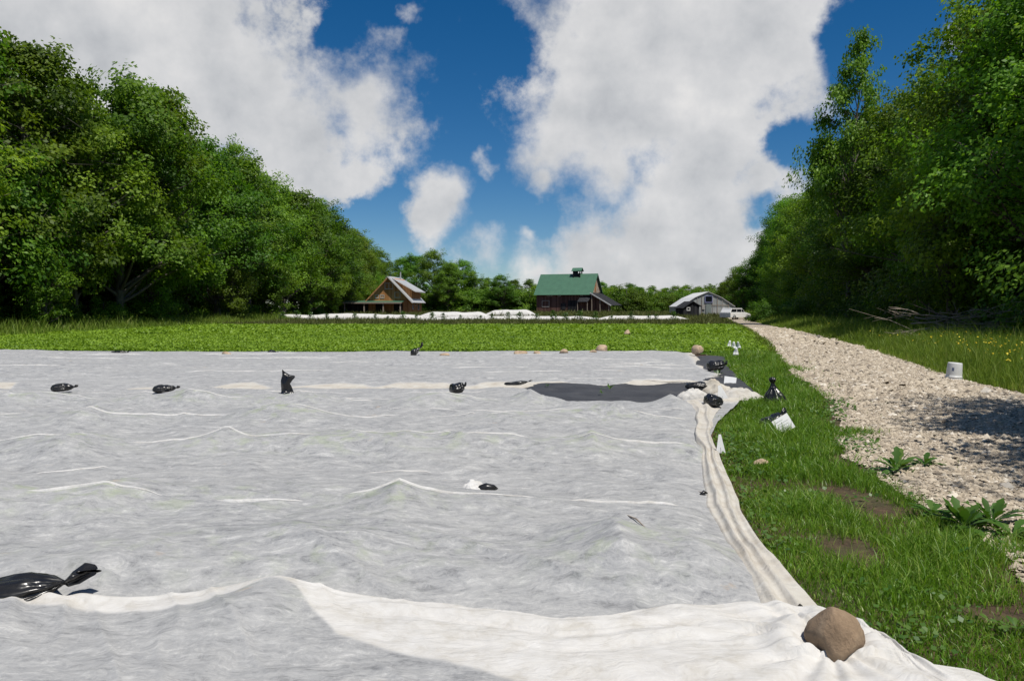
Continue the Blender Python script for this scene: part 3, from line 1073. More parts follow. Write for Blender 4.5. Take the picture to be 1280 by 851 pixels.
def const(yv):
    return lambda x: np.full_like(np.asarray(x, float), yv)


# creases follow the plant rows; (x from, x to, y)
FOLDS = []
r_ = np.random.default_rng(12)
for yv, w_, gap_ in ((5.93, .028, .16), (8.36, .023, .2), (10.65, .018, .3), (11.6, .011, 1.6), (12.5, .014, .7), (7.2, .012, 2.6), (14.15, .014, .6), (13.3, .012, 1.2)):
    xx = -0.74 * yv - 0.6
    while xx < near_right(yv) - 0.35:
        ln = r_.uniform(0.7, 2.6)
        x1 = min(xx + ln, float(near_right(yv)) - r_.uniform(0.2, 0.45))
        if yv > 12.2:
            x1 = min(x1, -0.1)
        if x1 - xx > 0.25:
            FOLDS.append((xx, x1, yv + r_.uniform(-.06, .06), w_ * r_.uniform(.7, 1.15)))
        xx = x1 + gap_ * r_.uniform(0.2, 1.8) + 0.05
        if yv > 12.2 and xx > -0.4:
            break
for k_, (a_, b_, yv, w_) in enumerate(FOLDS):
    ridge(root, a_, b_, const(yv), cloth_near, w_ * 0.34, w_ * 0.55, seed=k_)
# doubled, bunched hem down the right side
ss = np.linspace(4.0, 12.6, 330)
tt = np.linspace(0, 1, 22)
wid = np.interp(ss, [4, 4.6, 5.5, 7, 8.5, 10, 11.5, 12.6], [0.26, 0.27, 0.24, 0.25, 0.19, 0.20, 0.36, 0.5])
wid = wid * (0.75 + 0.5 * vn(ss * 1.3, 0 * ss, 101))
X = near_right(ss)[:, None] + 0.03 * (vn(ss * 2, 0 * ss, 99) - 0.5)[:, None] - wid[:, None] * (1 - tt)[None, :]
Y = np.repeat(ss[:, None], len(tt), 1)
sl = tt[None, :] * (1.5 + 1.5 * vn(ss * 0.6, 0 * ss, 109)[:, None]) + 1.5 * fbm(Y * 0.5, tt[None, :] * 0.8 + 0 * Y, 103)
rg = (0.5 + 0.5 * np.sin(sl * 6.28)) ** 2
env = np.sin(np.pi * np.clip(tt * 0.96 + 0.02, 0, 1))[None, :] ** 0.55
Z = cloth_near(X, Y) * 0.8 + 0.012 + env * (0.015 + 0.04 * rg + 0.025 * fbm(X * 5, Y * 2.0, 107))
Z[:, 0] -= 0.02
np_mesh('hem', np.stack([X, Y, Z], -1).reshape(-1, 3), grid_faces(*X.shape), 'fleece', root, smooth=True,
        vattr={'layer': np.full(X.size, 0.92), 'cream': np.full(X.size, 0.75)})['label'] = 'cream doubled hem bunched along the grass'

# far sheet
root2 = empty('row_cover', (0, 0, 0))
tag(root2, 'long white fleece row cover beyond the black bags, up to the green crop', 'row cover')
nr, nc = 170, 340
v = np.linspace(0, 1, nr)
X0 = np.linspace(0, 1, nc)[None, :]
ny = np.interp
Yb = 15.25 + (27.7 - 15.25) * v[:, None] + 0 * X0
X = (-0.8 * Yb - 3.2) * (1 - X0) + far_right(Yb) * X0
Y = Yb + sstep(0.9, 1.0, v)[:, None] * (0.22 * (fbm(X * 0.5, 0 * X, 111) - 0.5)) + sstep(0.15, 0, v)[:, None] * (0.6 * sstep(0, 1.2, X) + 0.12 * (fbm(X * 0.8, 0 * X, 113) - 0.5))
Z = cloth_far(X, Y)
Z = 0.035 + (Z - 0.035) * sstep(-0.01, 0.10, v)[:, None]
lay = sstep(0.012, 0.0, v[:, None] - 0.06 * sstep(0.36, 0.68, fbm(X * 0.55 + 4, 0 * X, 117)))
lay = lay + sstep(0.35, 0.1, far_right(Y) - X)
lay = np.clip(lay, 0, 1)
np_mesh('sheet', np.stack([X, Y, Z], -1).reshape(-1, 3), grid_faces(nr, nc), 'fleece', root2,
        vattr={'layer': lay.ravel(), 'cream': (lay * 0.8).ravel(), 'plant': np.zeros(lay.size)}, smooth=True)
r_ = np.random.default_rng(5)
for k_ in range(34):
    yv = 16.3 + 11 * r_.random() ** 1.2
    xc = r_.uniform(-0.62 * yv, 4.2)
    ln = r_.uniform(0.8, 3.0)
    ridge(root2, xc - ln / 2, min(xc + ln / 2, 4.6), const(yv), cloth_far, 0.012, 0.014, seed=200 + k_, step=0.08, layer=0.8)

# front sheet with doubled hem, near the camera
root3 = empty('row_cover', (0, 0, 0))
tag(root3, 'foreground white fleece row cover with doubled rumpled edge under the brown rock', 'row cover')
ROCK = Vector((1.415, 3.50, 0))


def hem_y(x):
    return 0.965 * np.interp(x, [-7, -4.5, -2.75, -2.35, -1.3, -0.85, -0.1, 0.22, 0.45, 0.8, 1.35, 1.5, 1.62, 1.68, 1.71, 1.74, 1.80, 1.98, 2.02, 2.05],
                     [4.3, 4.28, 4.24, 4.34, 4.40, 4.34, 4.17, 4.06, 4.10, 4.20, 4.24, 4.21, 4.17, 4.07, 3.92, 3.74, 3.60, 3.55, 3.50, 3.0])


def cloth_front(x, y):
    d = hem_y(x) - y
    z = 0.055 + 0.04 * fbm(x * 0.9, y * 1.2, 121, 3) + 0.02 * (fbm(x * 3.5, y * 3.5, 123, 3) - 0.5)
    # mound of a plant under the cloth
    z = z + 0.11 * np.exp(-(((x + 1.22 + (4.2 - y) * 0.15) / 0.30) ** 2 + ((y - 3.9) / 0.34) ** 2))
    z = z + 0.07 * np.exp(-(((x + 2.6) / 0.4) ** 2 + ((y - 3.75) / 0.4) ** 2))
    z = z + 0.05 * np.exp(-(((x - 0.9) / 0.6) ** 2 + ((y - 4.1) / 0.12) ** 2))
    # hem rumples running along the edge
    hem = np.exp(-np.maximum(d, 0) / 0.35)
    s = d * (26 + 6 * np.sin(x * 1.1)) + 6.0 * fbm(x * 1.0, d * 2.0, 127, 3)
    z = z + hem * 0.020 * np.sin(s) * (0.35 + 0.65 * sstep(-1.2, -0.2, x))
    rid = 1 - np.abs(2 * vn(d * 9 + 1.2 * fbm(x * 0.9, 0 * x, 129), x * 0.5, 131) - 1)
    z = z + 0.03 * rid ** 5 * hem
    rd2 = 1 - np.abs(2 * vn(d * 17 + 2.2 * fbm(x * 1.3, 0 * x, 135) - x * 0.9, x * 0.8, 137) - 1)
    z = z + 0.016 * rd2 ** 4 * sstep(-1.3, 0.0, x) * np.exp(-np.maximum(d, 0) / 0.5)
    rd3 = 1 - np.abs(2 * vn(x * 5.0 + y * 3.0, y * 1.3 - x * 0.5, 139) - 1)
    z = z + 0.014 * rd3 ** 4 * sstep(0.2, -0.8, x)
    # folds drawn towards the rock and the bag
    for (cx, cy, nf, am, rng_) in ((ROCK.x, ROCK.y, 15, 0.016, 0.75), (-2.62, 4.24, 17, 0.017, 0.6)):
        dx = x - cx
        dy = y - cy
        r = np.hypot(dx, dy)
        a = np.arctan2(dy, dx)
        z = z + am * np.sin(a * nf + 3 * vn(a * 3 + 9, r * 0.5, 133)) * np.exp(-r / rng_) * sstep(0.04, 0.22, r)
    # tuck behind and to the right of the rock
    r = np.hypot(x - ROCK.x, y - ROCK.y)
    z = z + 0.05 * np.exp(-((r - 0.2) / 0.08) ** 2) * (y > ROCK.y - 0.12)
    z = z * (0.35 + 0.65 * sstep(0.0, 0.12, d)) * (0.4 + 0.6 * sstep(2.03, 1.6, x))
    return z + 0.02


nr, nc = 230, 470
xs_ = np.concatenate([np.linspace(-6.0, -3.2, 60), np.linspace(-3.19, 2.05, nc - 60)])
v = np.linspace(0, 1, nr)[:, None]
HY = hem_y(xs_)[None, :]
vv = v ** 1.4
Y = HY - (HY - 1.2) * vv
X = np.repeat(xs_[None, :], nr, 0)
Z = cloth_front(X, Y)
Z = np.where(vv < 0.0008, Z - 0.03, Z)
bw = np.interp(X, [-6, -2.75, -2.3, -1.75, -1.4, -1.25, -1.1, -0.98, -0.8, -0.45, 0.0, 0.6, 1.0, 3], [.20, .16, .26, .30, .22, .13, .20, .36, .56, .66, .80, 1.3, 3, 3])
bw = bw * (0.92 + 0.16 * fbm(X * 2, 0 * X, 141))
d = HY - Y
lay = sstep(0.03, -0.015, d - bw)
ph = np.clip(np.exp(-(((X + 1.22) / 0.35) ** 2 + ((Y - 4.1) / 0.3) ** 2)), 0, 1) * 0.3
np_mesh('sheet', np.stack([X, Y, Z], -1).reshape(-1, 3), grid_faces(nr, len(xs_)), 'fleece', root3, smooth=True,
        vattr={'layer': lay.ravel(), 'cream': (lay * 0.15).ravel(), 'plant': ph.ravel()})

# black weed-control cloth showing between the sheets
pts_top = [(G(a, b_).x, G(a, b_).y) for a, b_ in ((618, 481), (700, 478), (780, 476), (850, 470), (868, 446), (885, 445), (906, 446))]
pts_bot = [(G(a, b_).x, G(a, b_).y) for a, b_ in ((622, 486), (700, 512), (780, 514), (860, 512), (935, 505), (952, 499), (908, 466))]
n = 90
u = np.linspace(0, 1, n)
uu = np.linspace(0, 1, len(pts_top))
tx, ty = np.interp(u, uu, [q[0] for q in pts_top]), np.interp(u, uu, [q[1] for q in pts_top])
bx_, by_ = np.interp(u, uu, [q[0] for q in pts_bot]), np.interp(u, uu, [q[1] for q in pts_bot])
v = np.linspace(0, 1, 50)[:, None]
X = bx_ * (1 - v) + tx * v
Y = by_ * (1 - v) + ty * v
Z = 0.012 + 0.10 * fbm(X * 1.1, Y * 0.9, 151, 4) * sstep(0, 0.25, v) * sstep(0, 0.2, 1 - v) * sstep(0, .1, u)[None, :] + 0.02 * fbm(X * 4, Y * 4, 153)
o = np_mesh('weed_mat', np.stack([X, Y, Z], -1).reshape(-1, 3), grid_faces(*X.shape), 'weed_cloth', smooth=True)
tag(o, 'strip of black landscape fabric laid bare between the two white row covers', 'ground fabric')
mb_pts = [(tuple(G(940, 503, 0.0))[:2])]

# crumpled bits of cream fleece at the corner
def crumple(name, c, rx, ry, h, seed, label, cat_='cloth', cream=1.0):
    n = 46
    a = np.linspace(-1, 1, n)
    A, B = np.meshgrid(a, a)
    rr = np.sqrt(A ** 2 + B ** 2)
    k_ = np.maximum(np.abs(A), np.abs(B)) / np.maximum(rr, 1e-6)
    P, Q = A * np.where(rr > 0, k_, 1), B * np.where(rr > 0, k_, 1)
    P, Q = A / np.maximum(1, k_ * 0 + 1) * np.sqrt(1 - B ** 2 / 2), B * np.sqrt(1 - A ** 2 / 2)
    r = np.sqrt(P ** 2 + Q ** 2)
    lump = 0.6 + 0.8 * fbm(P * 1.8 + seed, Q * 1.8, seed, 2)
    rid = 1 - np.abs(2 * fbm(P * 2.0 + 7, Q * 2.4 + seed, seed + 3, 2) - 1)
    Z = h * np.clip(1 - r ** 2, 0, 1) ** 0.6 * lump * (0.7 + 0.4 * rid ** 2) - 0.01
    ed = 1 + 0.25 * (fbm(np.arctan2(Q, P) * 1.6 + 10, 0 * P, seed + 9) - 0.5)
    o = np_mesh(name, np.stack([P * rx * ed, Q * ry * ed, Z], -1).reshape(-1, 3), grid_faces(n, n), 'fleece', smooth=True,
                vattr={'layer': np.ones(n * n), 'cream': np.full(n * n, cream)})
    o.location = c
    return tag(o, label, cat_)


crumple('crumpled_cloth', G(866, 503) + Vector((0, 0, .04)), 0.30, 0.2, 0.2, 5, 'small crumpled scrap of pale fleece left of the round black bag', cream=0.3)
crumple('crumpled_cloth', G(893, 494) + Vector((0, 0, .05)), 0.32, 0.25, 0.22, 9, 'stained cream fleece scrap behind the round black bag')
crumple('crumpled_cloth', G(925, 499) + Vector((-0.05, 0, .03)), 0.46, 0.34, 0.17, 13, 'gathered cream fleece corner reaching out onto the grass', cream=0.6)

# ------------------------------------------------------------------ black sand bags
def bag(loc, rz, length, width, height, seed, label, neck=0.28, knot=1.0, tilt=0.0, flat=0.0, group=None):
    """plastic bag filled with earth, gathered to a neck with a flared tail"""
    r_ = np.random.default_rng(seed)
    root = empty('sand_bag', loc, rz)
    ns, na = 40, 44
    s = np.linspace(0, 1, ns)
    a = np.linspace(0, 2 * np.pi, na, endpoint=False)
    prof = np.interp(s, [0, .03, .1, .25, .5, .72, .88, .96, 1.0], [0.02, .5, .82, 1.0, 1.0, .9, .62, .34, neck * 0.6])
    prof = prof * (1 + 0.10 * np.sin(s * 7 + seed))
    S, A = np.meshgrid(s, a, indexing='ij')
    pr = prof[:, None]
    pleat = 1 + (0.06 + 0.36 * S ** 2.5) * np.sin(A * 9 + 3 * vn(S * 3, A * 0, seed)) * 0.5 + 0.10 * (1 - np.abs(2 * vn(S * 6 + A * 1.0, A * 1.9, seed + 2) - 1)) ** 3 + 0.2 * (fbm(S * 5 + seed, np.cos(A) * 1.6 + np.sin(A) * 0.7 + 5, seed, 3) - 0.5)
    x = S * length
    yv = np.cos(A) * width / 2 * pr * pleat
    zs = np.sin(A)
    zv = height * 0.5 * pr * np.where(zs < 0, zs * 0.75, zs) * pleat
    # resting on the ground: flatten below, raise the neck a little
    lift = height * (0.38 + tilt * S ** 3)
    zv = zv + lift
    zv = np.maximum(zv, 0.004 + 0.01 * S)
    V = np.stack([x, yv + 0.04 * length * np.sin(S * 3 + seed), zv], -1).reshape(-1, 3)
    i = np.arange(ns - 1)[:, None] * na + np.arange(na)[None, :]
    j = np.arange(ns - 1)[:, None] * na + (np.arange(na)[None, :] + 1) % na
    F = np.stack([i, j, j + na, i + na], -1).reshape(-1, 4)
    np_mesh('bag_body', V, F, 'black_plastic', root, smooth=True)
    # tail: ruffled flare after the tie
    nt = 14
    t_ = np.linspace(0, 1, nt)
    T, A = np.meshgrid(t_, a, indexing='ij')
    pr = np.interp(t_, [0, .12, .3, .7, 1.0], [neck * .6, neck * .55, neck * 1.5, neck * 1.75, neck * 0.9])[:, None]
    ruf = 1 + 0.55 * T * np.sin(A * 4 + seed) + 0.3 * T * np.sin(A * 7 + 2 * seed)
    tl = length * 0.26 * knot * (1 + 0.35 * np.sin(A * 3 + seed) * T)
    x = length + T * tl
    yv = np.cos(A) * width / 2 * pr * ruf * knot
    zv = np.sin(A) * height / 2 * pr * ruf * knot + height * (0.38 + tilt) + T * height * (0.30 + 0.4 * tilt) * knot
    V = np.stack([x, yv + 0.04 * length * math.sin(3 + seed), np.maximum(zv, 0.01)], -1).reshape(-1, 3)
    i = np.arange(nt - 1)[:, None] * na + np.arange(na)[None, :]
    j = np.arange(nt - 1)[:, None] * na + (np.arange(na)[None, :] + 1) % na
    F = np.stack([i, j, j + na, i + na], -1).reshape(-1, 4)
    np_mesh('tied_neck', V, F, 'black_plastic', root, smooth=True)
    return tag(root, label, 'sand bag', 'black plastic sand bags')


def ground_on(px, py, f, z0=0.15):
    q = G(px, py, z0)
    z = float(f(np.array([q.x]), np.array([q.y]))[0])
    q = G(px, py, z)
    return Vector((q.x, q.y, float(f(np.array([q.x]), np.array([q.y]))[0]) - 0.012))


p0 = G(-72, 760, 0.055)
bag(p0, 0.08, 0.60, 0.28, 0.16, 3, 'shiny black bag with tied neck lying on the sheet at the lower left', 0.3, 0.85, 0.35)
for (px, py, f, rz, L_, w_, h_, sd_, tilt, lab) in [
    (64, 489, cloth_far, 0.2, 0.36, 0.26, 0.15, 5, 0.1, 'low black bag on the seam, farthest left of the seam bags'),
    (191, 490, cloth_far, 0.1, 0.38, 0.24, 0.14, 6, 0.15, 'low black bag on the seam with its tail to the right, beside the cream strip'),
    (563, 488, cloth_far, 0.4, 0.24, 0.3, 0.2, 8, 0.25, 'small peaked black bag on the seam left of the black fabric'),
    (630, 482, cloth_far, 0.12, 0.46, 0.14, 0.08, 9, 0.5, 'long flat black bag lying at the pointed end of the black fabric'),
]:
    bag(ground_on(px, py, f), rz, L_, w_, h_, sd_, lab, 0.25, 0.6, tilt)
bag(G(856, 487, 0.1), 0.0, 0.50, 0.26, 0.16, 10, 'long shiny black bag at the right end of the black fabric', 0.14, 0.2)
bag(G(880, 509, 0.06), 0.05, 0.30, 0.34, 0.22, 12, 'round black bag resting against the cream fleece corner', 0.12, 0.15)
bag(G(884, 464, 0.1), 0.1, 0.42, 0.36, 0.28, 14, 'bulky black bag on the far corner of the black fabric', 0.3, 0.5, 0.2)
bag(G(955, 535, 0.0) + Vector((0, 0, 0)), 0.62, 0.36, 0.22, 0.17, 15, 'black bag lying in the grass with its knot raised, beside a white marker', 0.28, 0.75, 0.5)
bag(G(138, 444, 0.1), 0.05, 0.5, 0.2, 0.15, 16, 'tiny black bag on the far sheet edge toward the left', 0.25, 0.5, 0.2)
bag(G(334, 443, 0.1), 0.3, 0.3, 0.25, 0.15, 17, 'tiny black bag on the far sheet edge right of a tan stone', 0.25, 0.5)
bag(G(513, 445, 0.1), 0.2, 0.30, 0.25, 0.22, 18, 'small black bag with upright tail on the far sheet edge near the middle', 0.35, 1.0, 0.8)


def limp_bag(loc, label):
    """nearly empty bag standing up, creased, with a peak and a side spur"""
    root = empty('sand_bag', loc, -0.1)
    z_ = np.array([0, .02, .055, .10, .145, .185, .22, .25, .272, .285, .295, .32, .35, .375, .39])
    rt = np.interp(z_, [0, .055, .185, .25, .285, .296, .35, .39], [.115, .085, .058, .10, .135, .035, -.045, -.075])
    lf = np.interp(z_, [0, .24, .39], [-.115, -.10, -.085])
    na = 28
    a = np.linspace(0, 2 * np.pi, na, endpoint=False)
    V = []
    for k_, z in enumerate(z_):
        c_, hw_ = (rt[k_] + lf[k_]) / 2, (rt[k_] - lf[k_]) / 2
        cr_ = 1 + 0.5 * np.sin(a * 6 + z * 9) * 0.35
        V += [(c_ + hw_ * math.cos(q_), min(hw_, .05) * math.sin(q_) * cr_[j_] + .02 * math.sin(z * 25), max(0, z + .02 * math.sin(q_ * 3 + z * 20))) for j_, q_ in enumerate(a)]
    ns = len(z_)
    i = np.arange(ns - 1)[:, None] * na + np.arange(na)[None, :]
    j = np.arange(ns - 1)[:, None] * na + (np.arange(na)[None, :] + 1) % na
    F = np.stack([i, j, j + na, i + na], -1).reshape(-1, 4)
    np_mesh('bag_body', np.array(V), F[:9 * na], 'black_plastic', root, smooth=True)
    np_mesh('bag_tail', np.array(V), F[9 * na:], 'black_plastic', root, smooth=True)
    return tag(root, label, 'sand bag', 'black plastic sand bags')


def standing_bag(loc, height, width, seed, label, limp=False):
    root = empty('sand_bag', loc, seed * 0.7)
    ns, na = 40, 40
    s = np.linspace(0, 1, ns)
    a = np.linspace(0, 2 * np.pi, na, endpoint=False)
    if limp:
        prof = np.interp(s, [0, .03, .2, .5, .72, .8, .92, 1.0], [.02, .9, .85, .62, .5, .62, .7, .3])
    else:
        prof = np.interp(s, [0, .02, .1, .25, .42, .6, .72, .8, .86, .93, 1.0], [.02, .8, 1.0, .98, .74, .36, .2, .14, .26, .30, .12])
    S, A = np.meshgrid(s, a, indexing='ij')
    pl_ = 1 + (0.10 + 0.25 * S) * np.sin(A * 7 + 4 * vn(S * 3, 0 * S, seed)) * 0.5 + 0.2 * (fbm(S * 4, np.cos(A) * 1.4 + 4, seed, 3) - 0.5)
    r = prof[:, None] * pl_ * width / 2
    x = r * np.cos(A) * (1.0 if not limp else 1.1) + 0.05 * height * np.sin(S * 4 + seed)
    y_ = r * np.sin(A) * (0.9 if not limp else 0.4)
    z_ = S * height
    if limp:
        z_ = z_ + 0.14 * height * S ** 2 * np.sign(np.cos(A)) * np.abs(np.cos(A)) ** 1.5 * -1
        x = x + 0.10 * height * S ** 2 * np.maximum(np.cos(A), 0)
    V = np.stack([x, y_, z_], -1).reshape(-1, 3)
    i = np.arange(ns - 1)[:, None] * na + np.arange(na)[None, :]
    j = np.arange(ns - 1)[:, None] * na + (np.arange(na)[None, :] + 1) % na
    F = np.stack([i, j, j + na, i + na], -1).reshape(-1, 4)
    cut = int((ns - 1) * 0.78) * na
    np_mesh('bag_body', V, F[:cut], 'black_plastic', root, smooth=True)
    np_mesh('tied_neck', V, F[cut:], 'black_plastic', root, smooth=True)
    return tag(root, label, 'sand bag', 'black plastic sand bags')


limp_bag(ground_on(359, 488, cloth_far), 'limp black bag standing upright on the seam of the white sheets')
standing_bag(G(967, 508, 0.0), 0.48, 0.36, 4, 'upright black bag with gathered knotted top standing in the grass')

# bag showing through the fleece in the middle
q = ground_on(600, 607, cloth_near)
root = empty('half_hidden_bag', q, 0.3)
V, F = tube([(-.09, 0, 0.0), (-.06, 0.01, .012), (0, 0, .025), (.06, -.01, .02), (.10, .0, .004)], [.004, .035, .05, .034, .005], 12)
V[:, 2] *= 0.75
np_mesh('bag_body', V + np.array([0.05, -0.02, 0.008]), F, 'black_plastic', root, smooth=True)
fl = crumple('fleece_flap', (-0.05, 0.02, 0.008), 0.11, 0.08, 0.075, 17, 'x', cream=0.0)
del fl['label'], fl['category']
fl.parent = root
tag(root, 'small dark bag half wrapped in white fleece in the middle of the near sheet', 'sand bag')

# twigs lying on the sheet
def stick(pts, rad, label, name='twig'):
    mb = MB()
    mb.tube(pts, rad, 6)
    o = mb.build(name, 'dead_wood', None, True)
    return tag(o, label, 'twig')


a_, b_ = ground_on(780, 645, cloth_near), ground_on(808, 662, cloth_near)
stick([a_ + Vector((0, 0, .012)), (a_ + b_) / 2 + Vector((0.01, 0.01, .025)), b_ + Vector((0, 0, .012))], [.004, .006, .003], 'bent brown twig on the near sheet')
a_, b_ = ground_on(861, 607, cloth_near), ground_on(880, 619, cloth_near)
tw = empty('peg', b_)
MB().tube([a_ - b_ + Vector((0, 0, .015)), Vector((0, 0, .03))], [.003, .005], 6).build('shaft', 'dead_wood', tw, True)
MB().tube([(-.035, -.01, .02), (0, 0, .035), (.03, .015, .025)], [.006, .018, .006], 7).build('head', 'black_plastic', tw, True)
tag(tw, 'dark ground peg with thin shaft near the right hem of the near sheet', 'peg')

# ------------------------------------------------------------------ rocks
def rock(name, loc, size, seed, mat, label, group=None, rz=0.0):
    n1, n2 = 36, 20
    th = np.linspace(0, 2 * np.pi, n1, endpoint=False)
    ph = np.linspace(0, np.pi, n2)
    T, P = np.meshgrid(th, ph, indexing='xy')
    d = np.stack([np.sin(P) * np.cos(T), np.sin(P) * np.sin(T), np.cos(P)], -1)
    # facet the ball with a few random planes, then roughen
    r_ = np.random.default_rng(seed)
    pn = r_.normal(size=(16, 3))
    pn /= np.linalg.norm(pn, axis=1, keepdims=True)
    po = r_.uniform(0.6, 0.86, 16)
    dots = d @ pn.T
    lim = np.where(dots > 0.15, po / np.maximum(dots, 0.15), 9)
    r = np.minimum(1.0, -np.log(np.exp(-lim * 22).sum(-1) + np.exp(-22)) / 22) * 1.12
    r = r * (1 + 0.16 * (fbm(d[..., 0] * 2.5 + 5 + seed, d[..., 1] * 2 + d[..., 2] * 2 + 5, seed, 4) - 0.5))
    V = d * r[..., None] * np.array(size) / 2
    V[..., 2] += size[2] * 0.40
    V[..., 2] = np.maximum(V[..., 2], 0)
    i = np.arange(n2 - 1)[:, None] * n1 + np.arange(n1)[None, :]
    j = np.arange(n2 - 1)[:, None] * n1 + (np.arange(n1)[None, :] + 1) % n1
    F = np.stack([i, i + n1, j + n1, j], -1).reshape(-1, 4)
    o = np_mesh(name, V.reshape(-1, 3), F, mat, smooth=True)
    o.location = loc
    o.rotation_euler = (0, 0, rz)
    return tag(o, label, 'stone', group)


rz_ = float(cloth_front(np.array([ROCK.x]), np.array([ROCK.y]))[0])
rock('rock', (ROCK.x, ROCK.y - 0.02, rz_ * 0.35), (0.28, 0.27, 0.285), 28, 'brown_rock', 'rounded brown rock weighing down the foreground sheet corner', rz=0.4)
for (px, py, w_, h_, sd_, lab) in [(283, 446, .28, .16, 1, 'tan stone on the far sheet edge, leftmost of the stones'),
                                  (556, 446, .35, .10, 2, 'flat tan stone barely showing at the far sheet edge'),
                                  (651, 446, .42, .2, 3, 'rounded tan stone at the far sheet edge, left of its small neighbour'),
                                  (671, 446, .27, .19, 4, 'small tan stone between two larger ones at the far sheet edge'),
                                  (705, 445, .36, .24, 5, 'grooved tan stone at the far sheet edge, right of the small one'),
                                  (752, 443, .50, .30, 6, 'largest tan stone at the far sheet edge, block shaped'),
                                  (741, 444, .24, .16, 9, 'little brown stone touching the largest tan stone'),
                                  (872, 444, .40, .36, 7, 'brownish stone at the far right corner of the sheet')]:
    rock('stone', G(px, py - 1.0, 0.09), (w_ * 1.0, w_ * 0.7, h_ * 1.05), 30 + sd_, 'tan_rock', lab, 'stones on the far sheet edge')
rock('stone', G(784, 420, 0.05), (0.45, 0.4, 0.4), 41, 'tan_rock', 'pale stone lying out in the green crop')
rock('stone', G(951, 583, 0.0), (0.17, 0.12, 0.09), 42, 'tan_rock', 'flat pale stone lying in the grass beside the sheet')

# ------------------------------------------------------------------ markers, flags, bucket
def marker(loc, w, h, rz, tilt, label, group=None, writing=False, pointed=False, stem=0.06):
    root = empty('plant_marker', loc, rz)
    mb = MB()
    if pointed:
        poly = [(-w / 2, 0), (w / 2, 0), (w * 0.12, h), (-w * 0.12, h)]
    else:
        poly = [(-w / 2, 0), (w / 2, 0), (w / 2, h), (-w / 2, h)]
    poly = [(x_, z_ + stem) for x_, z_ in poly]
    mb.prism(poly, -0.0015, 0.0015)
    o = mb.build('plate', 'tag_plastic', root)
    if writing:
        mi = MB()
        for k_ in range(4):
            zt = stem + h * (0.78 - 0.17 * k_)
            mi.box((-w * 0.36, -0.004, zt), (w * (0.1 + 0.09 * ((k_ * 7) % 4)), -0.003, zt + h * 0.02))
        mi.build('handwriting', 'ink', o)
    MB().tube([(0, 0, -0.03), (0, 0, stem + h * 0.3)], 0.003, 5).build('stake', 'wire', root)
    root.rotation_euler = (tilt, 0.0, rz)
    return tag(root, label, 'marker', group)


marker(G(988, 544), 0.24, 0.20, 0.25, -0.35, 'grey white plant label with faint lines of writing, tilted in the grass', writing=True).rotation_euler = (-0.35, -0.45, 0.25)
marker(G(912, 483), 0.24, 0.17, -0.2, -0.3, 'pale rectangular marker beside the black fabric', None, stem=0.04).rotation_euler = (-0.4, 0.12, -0.2)
marker(G(905, 503, 0.05), 0.21, 0.26, 0.3, -0.2, 'white pointed marker beside the round black bag', pointed=True, stem=0.03).rotation_euler = (-0.2, -0.2, 0.3)
marker(G(901, 566, 0.04), 0.11, 0.20, 0.2, -0.15, 'slim white pointed marker on the hem of the near sheet', pointed=True, stem=0.0)


def flag(loc, h, rz, label, group):
    root = empty('marker_flag', loc, rz)
    MB().tube([(0, 0, -0.05), (0, 0, h)], 0.004, 5).build('wire_stem', 'wire', root)
    mb = MB()
    n = 6
    V, F = [], []
    for k_ in range(n):
        f_ = k_ / (n - 1)
        hw = 0.02 + 0.10 * (1 - f_)
        V += [(-hw + 0.01 * math.sin(k_), 0.03 * math.sin(f_ * 4), h - 0.26 + f_ * 0.26), (hw, 0.03 * math.sin(f_ * 4 + 1), h - 0.26 + f_ * 0.26)]
    for k_ in range(n - 1):
        F.append((2 * k_, 2 * k_ + 1, 2 * k_ + 3, 2 * k_ + 2))
    mb.add(V, F)
    o = mb.build('pennant', 'tag_plastic', root, True)
    so = o.modifiers.new('th', 'SOLIDIFY')
    so.thickness = 0.004
    return tag(root, label, 'flag', group)


gf = 'white flags between crop and grass'
flag(G(912, 438), 0.38, 0.5, 'white flag in the crop corner, leftmost of the cluster of three', gf)
flag(G(917, 440), 0.38, 0.1, 'white flag in the crop corner, middle of the cluster of three', gf)
flag(G(922.5, 440), 0.38, -0.5, 'white flag in the crop corner, rightmost of the cluster of three', gf)
flag(G(920, 447), 0.34, 0.2, 'lone white flag in front of the cluster of three', gf)

bk = empty('bucket', G(1192, 475.5) + Vector((0, 0, 0.03)), 0.3)
prof = [(0.172, 0.0), (0.178, 0.004), (0.178, 0.014), (0.168, 0.018), (0.166, 0.045), (0.176, 0.05), (0.176, 0.056), (0.163, 0.062), (0.160, 0.11), (0.146, 0.345), (0.140, 0.362), (0.134, 0.366), (0.128, 0.360), (0.0, 0.358)]
na = 40
V = [(r * math.cos(2 * math.pi * k_ / na), r * math.sin(2 * math.pi * k_ / na), z) for r, z in prof for k_ in range(na)]
F = [(i * na + k_, i * na + (k_ + 1) % na, (i + 1) * na + (k_ + 1) % na, (i + 1) * na + k_) for i in range(len(prof) - 1) for k_ in range(na)]
np_mesh('bucket_body', np.array(V), np.array(F), 'bucket_plastic', bk, smooth=True)
mbh = MB()
hp = [(0.181 * math.cos(q_), 0.181 * math.sin(q_) * 1.0, 0.03 + 0.0 * q_) for q_ in np.linspace(-1.2, 1.9, 18)]
hp = [(x_ * 1.04, y_ * 1.04, 0.012 + 0.02 * math.sin(k_ * .4)) for k_, (x_, y_, z_) in enumerate(hp)]
mbh.tube(hp, 0.004, 5)
mbh.build('handle', 'wire', bk, True)
mbe = MB()
mbe.box((0.168, -0.02, 0.02), (0.186, 0.02, 0.05))
mbe.build('handle_ear', 'bucket_plastic', bk)
mbp = MB()
V, F = [], []
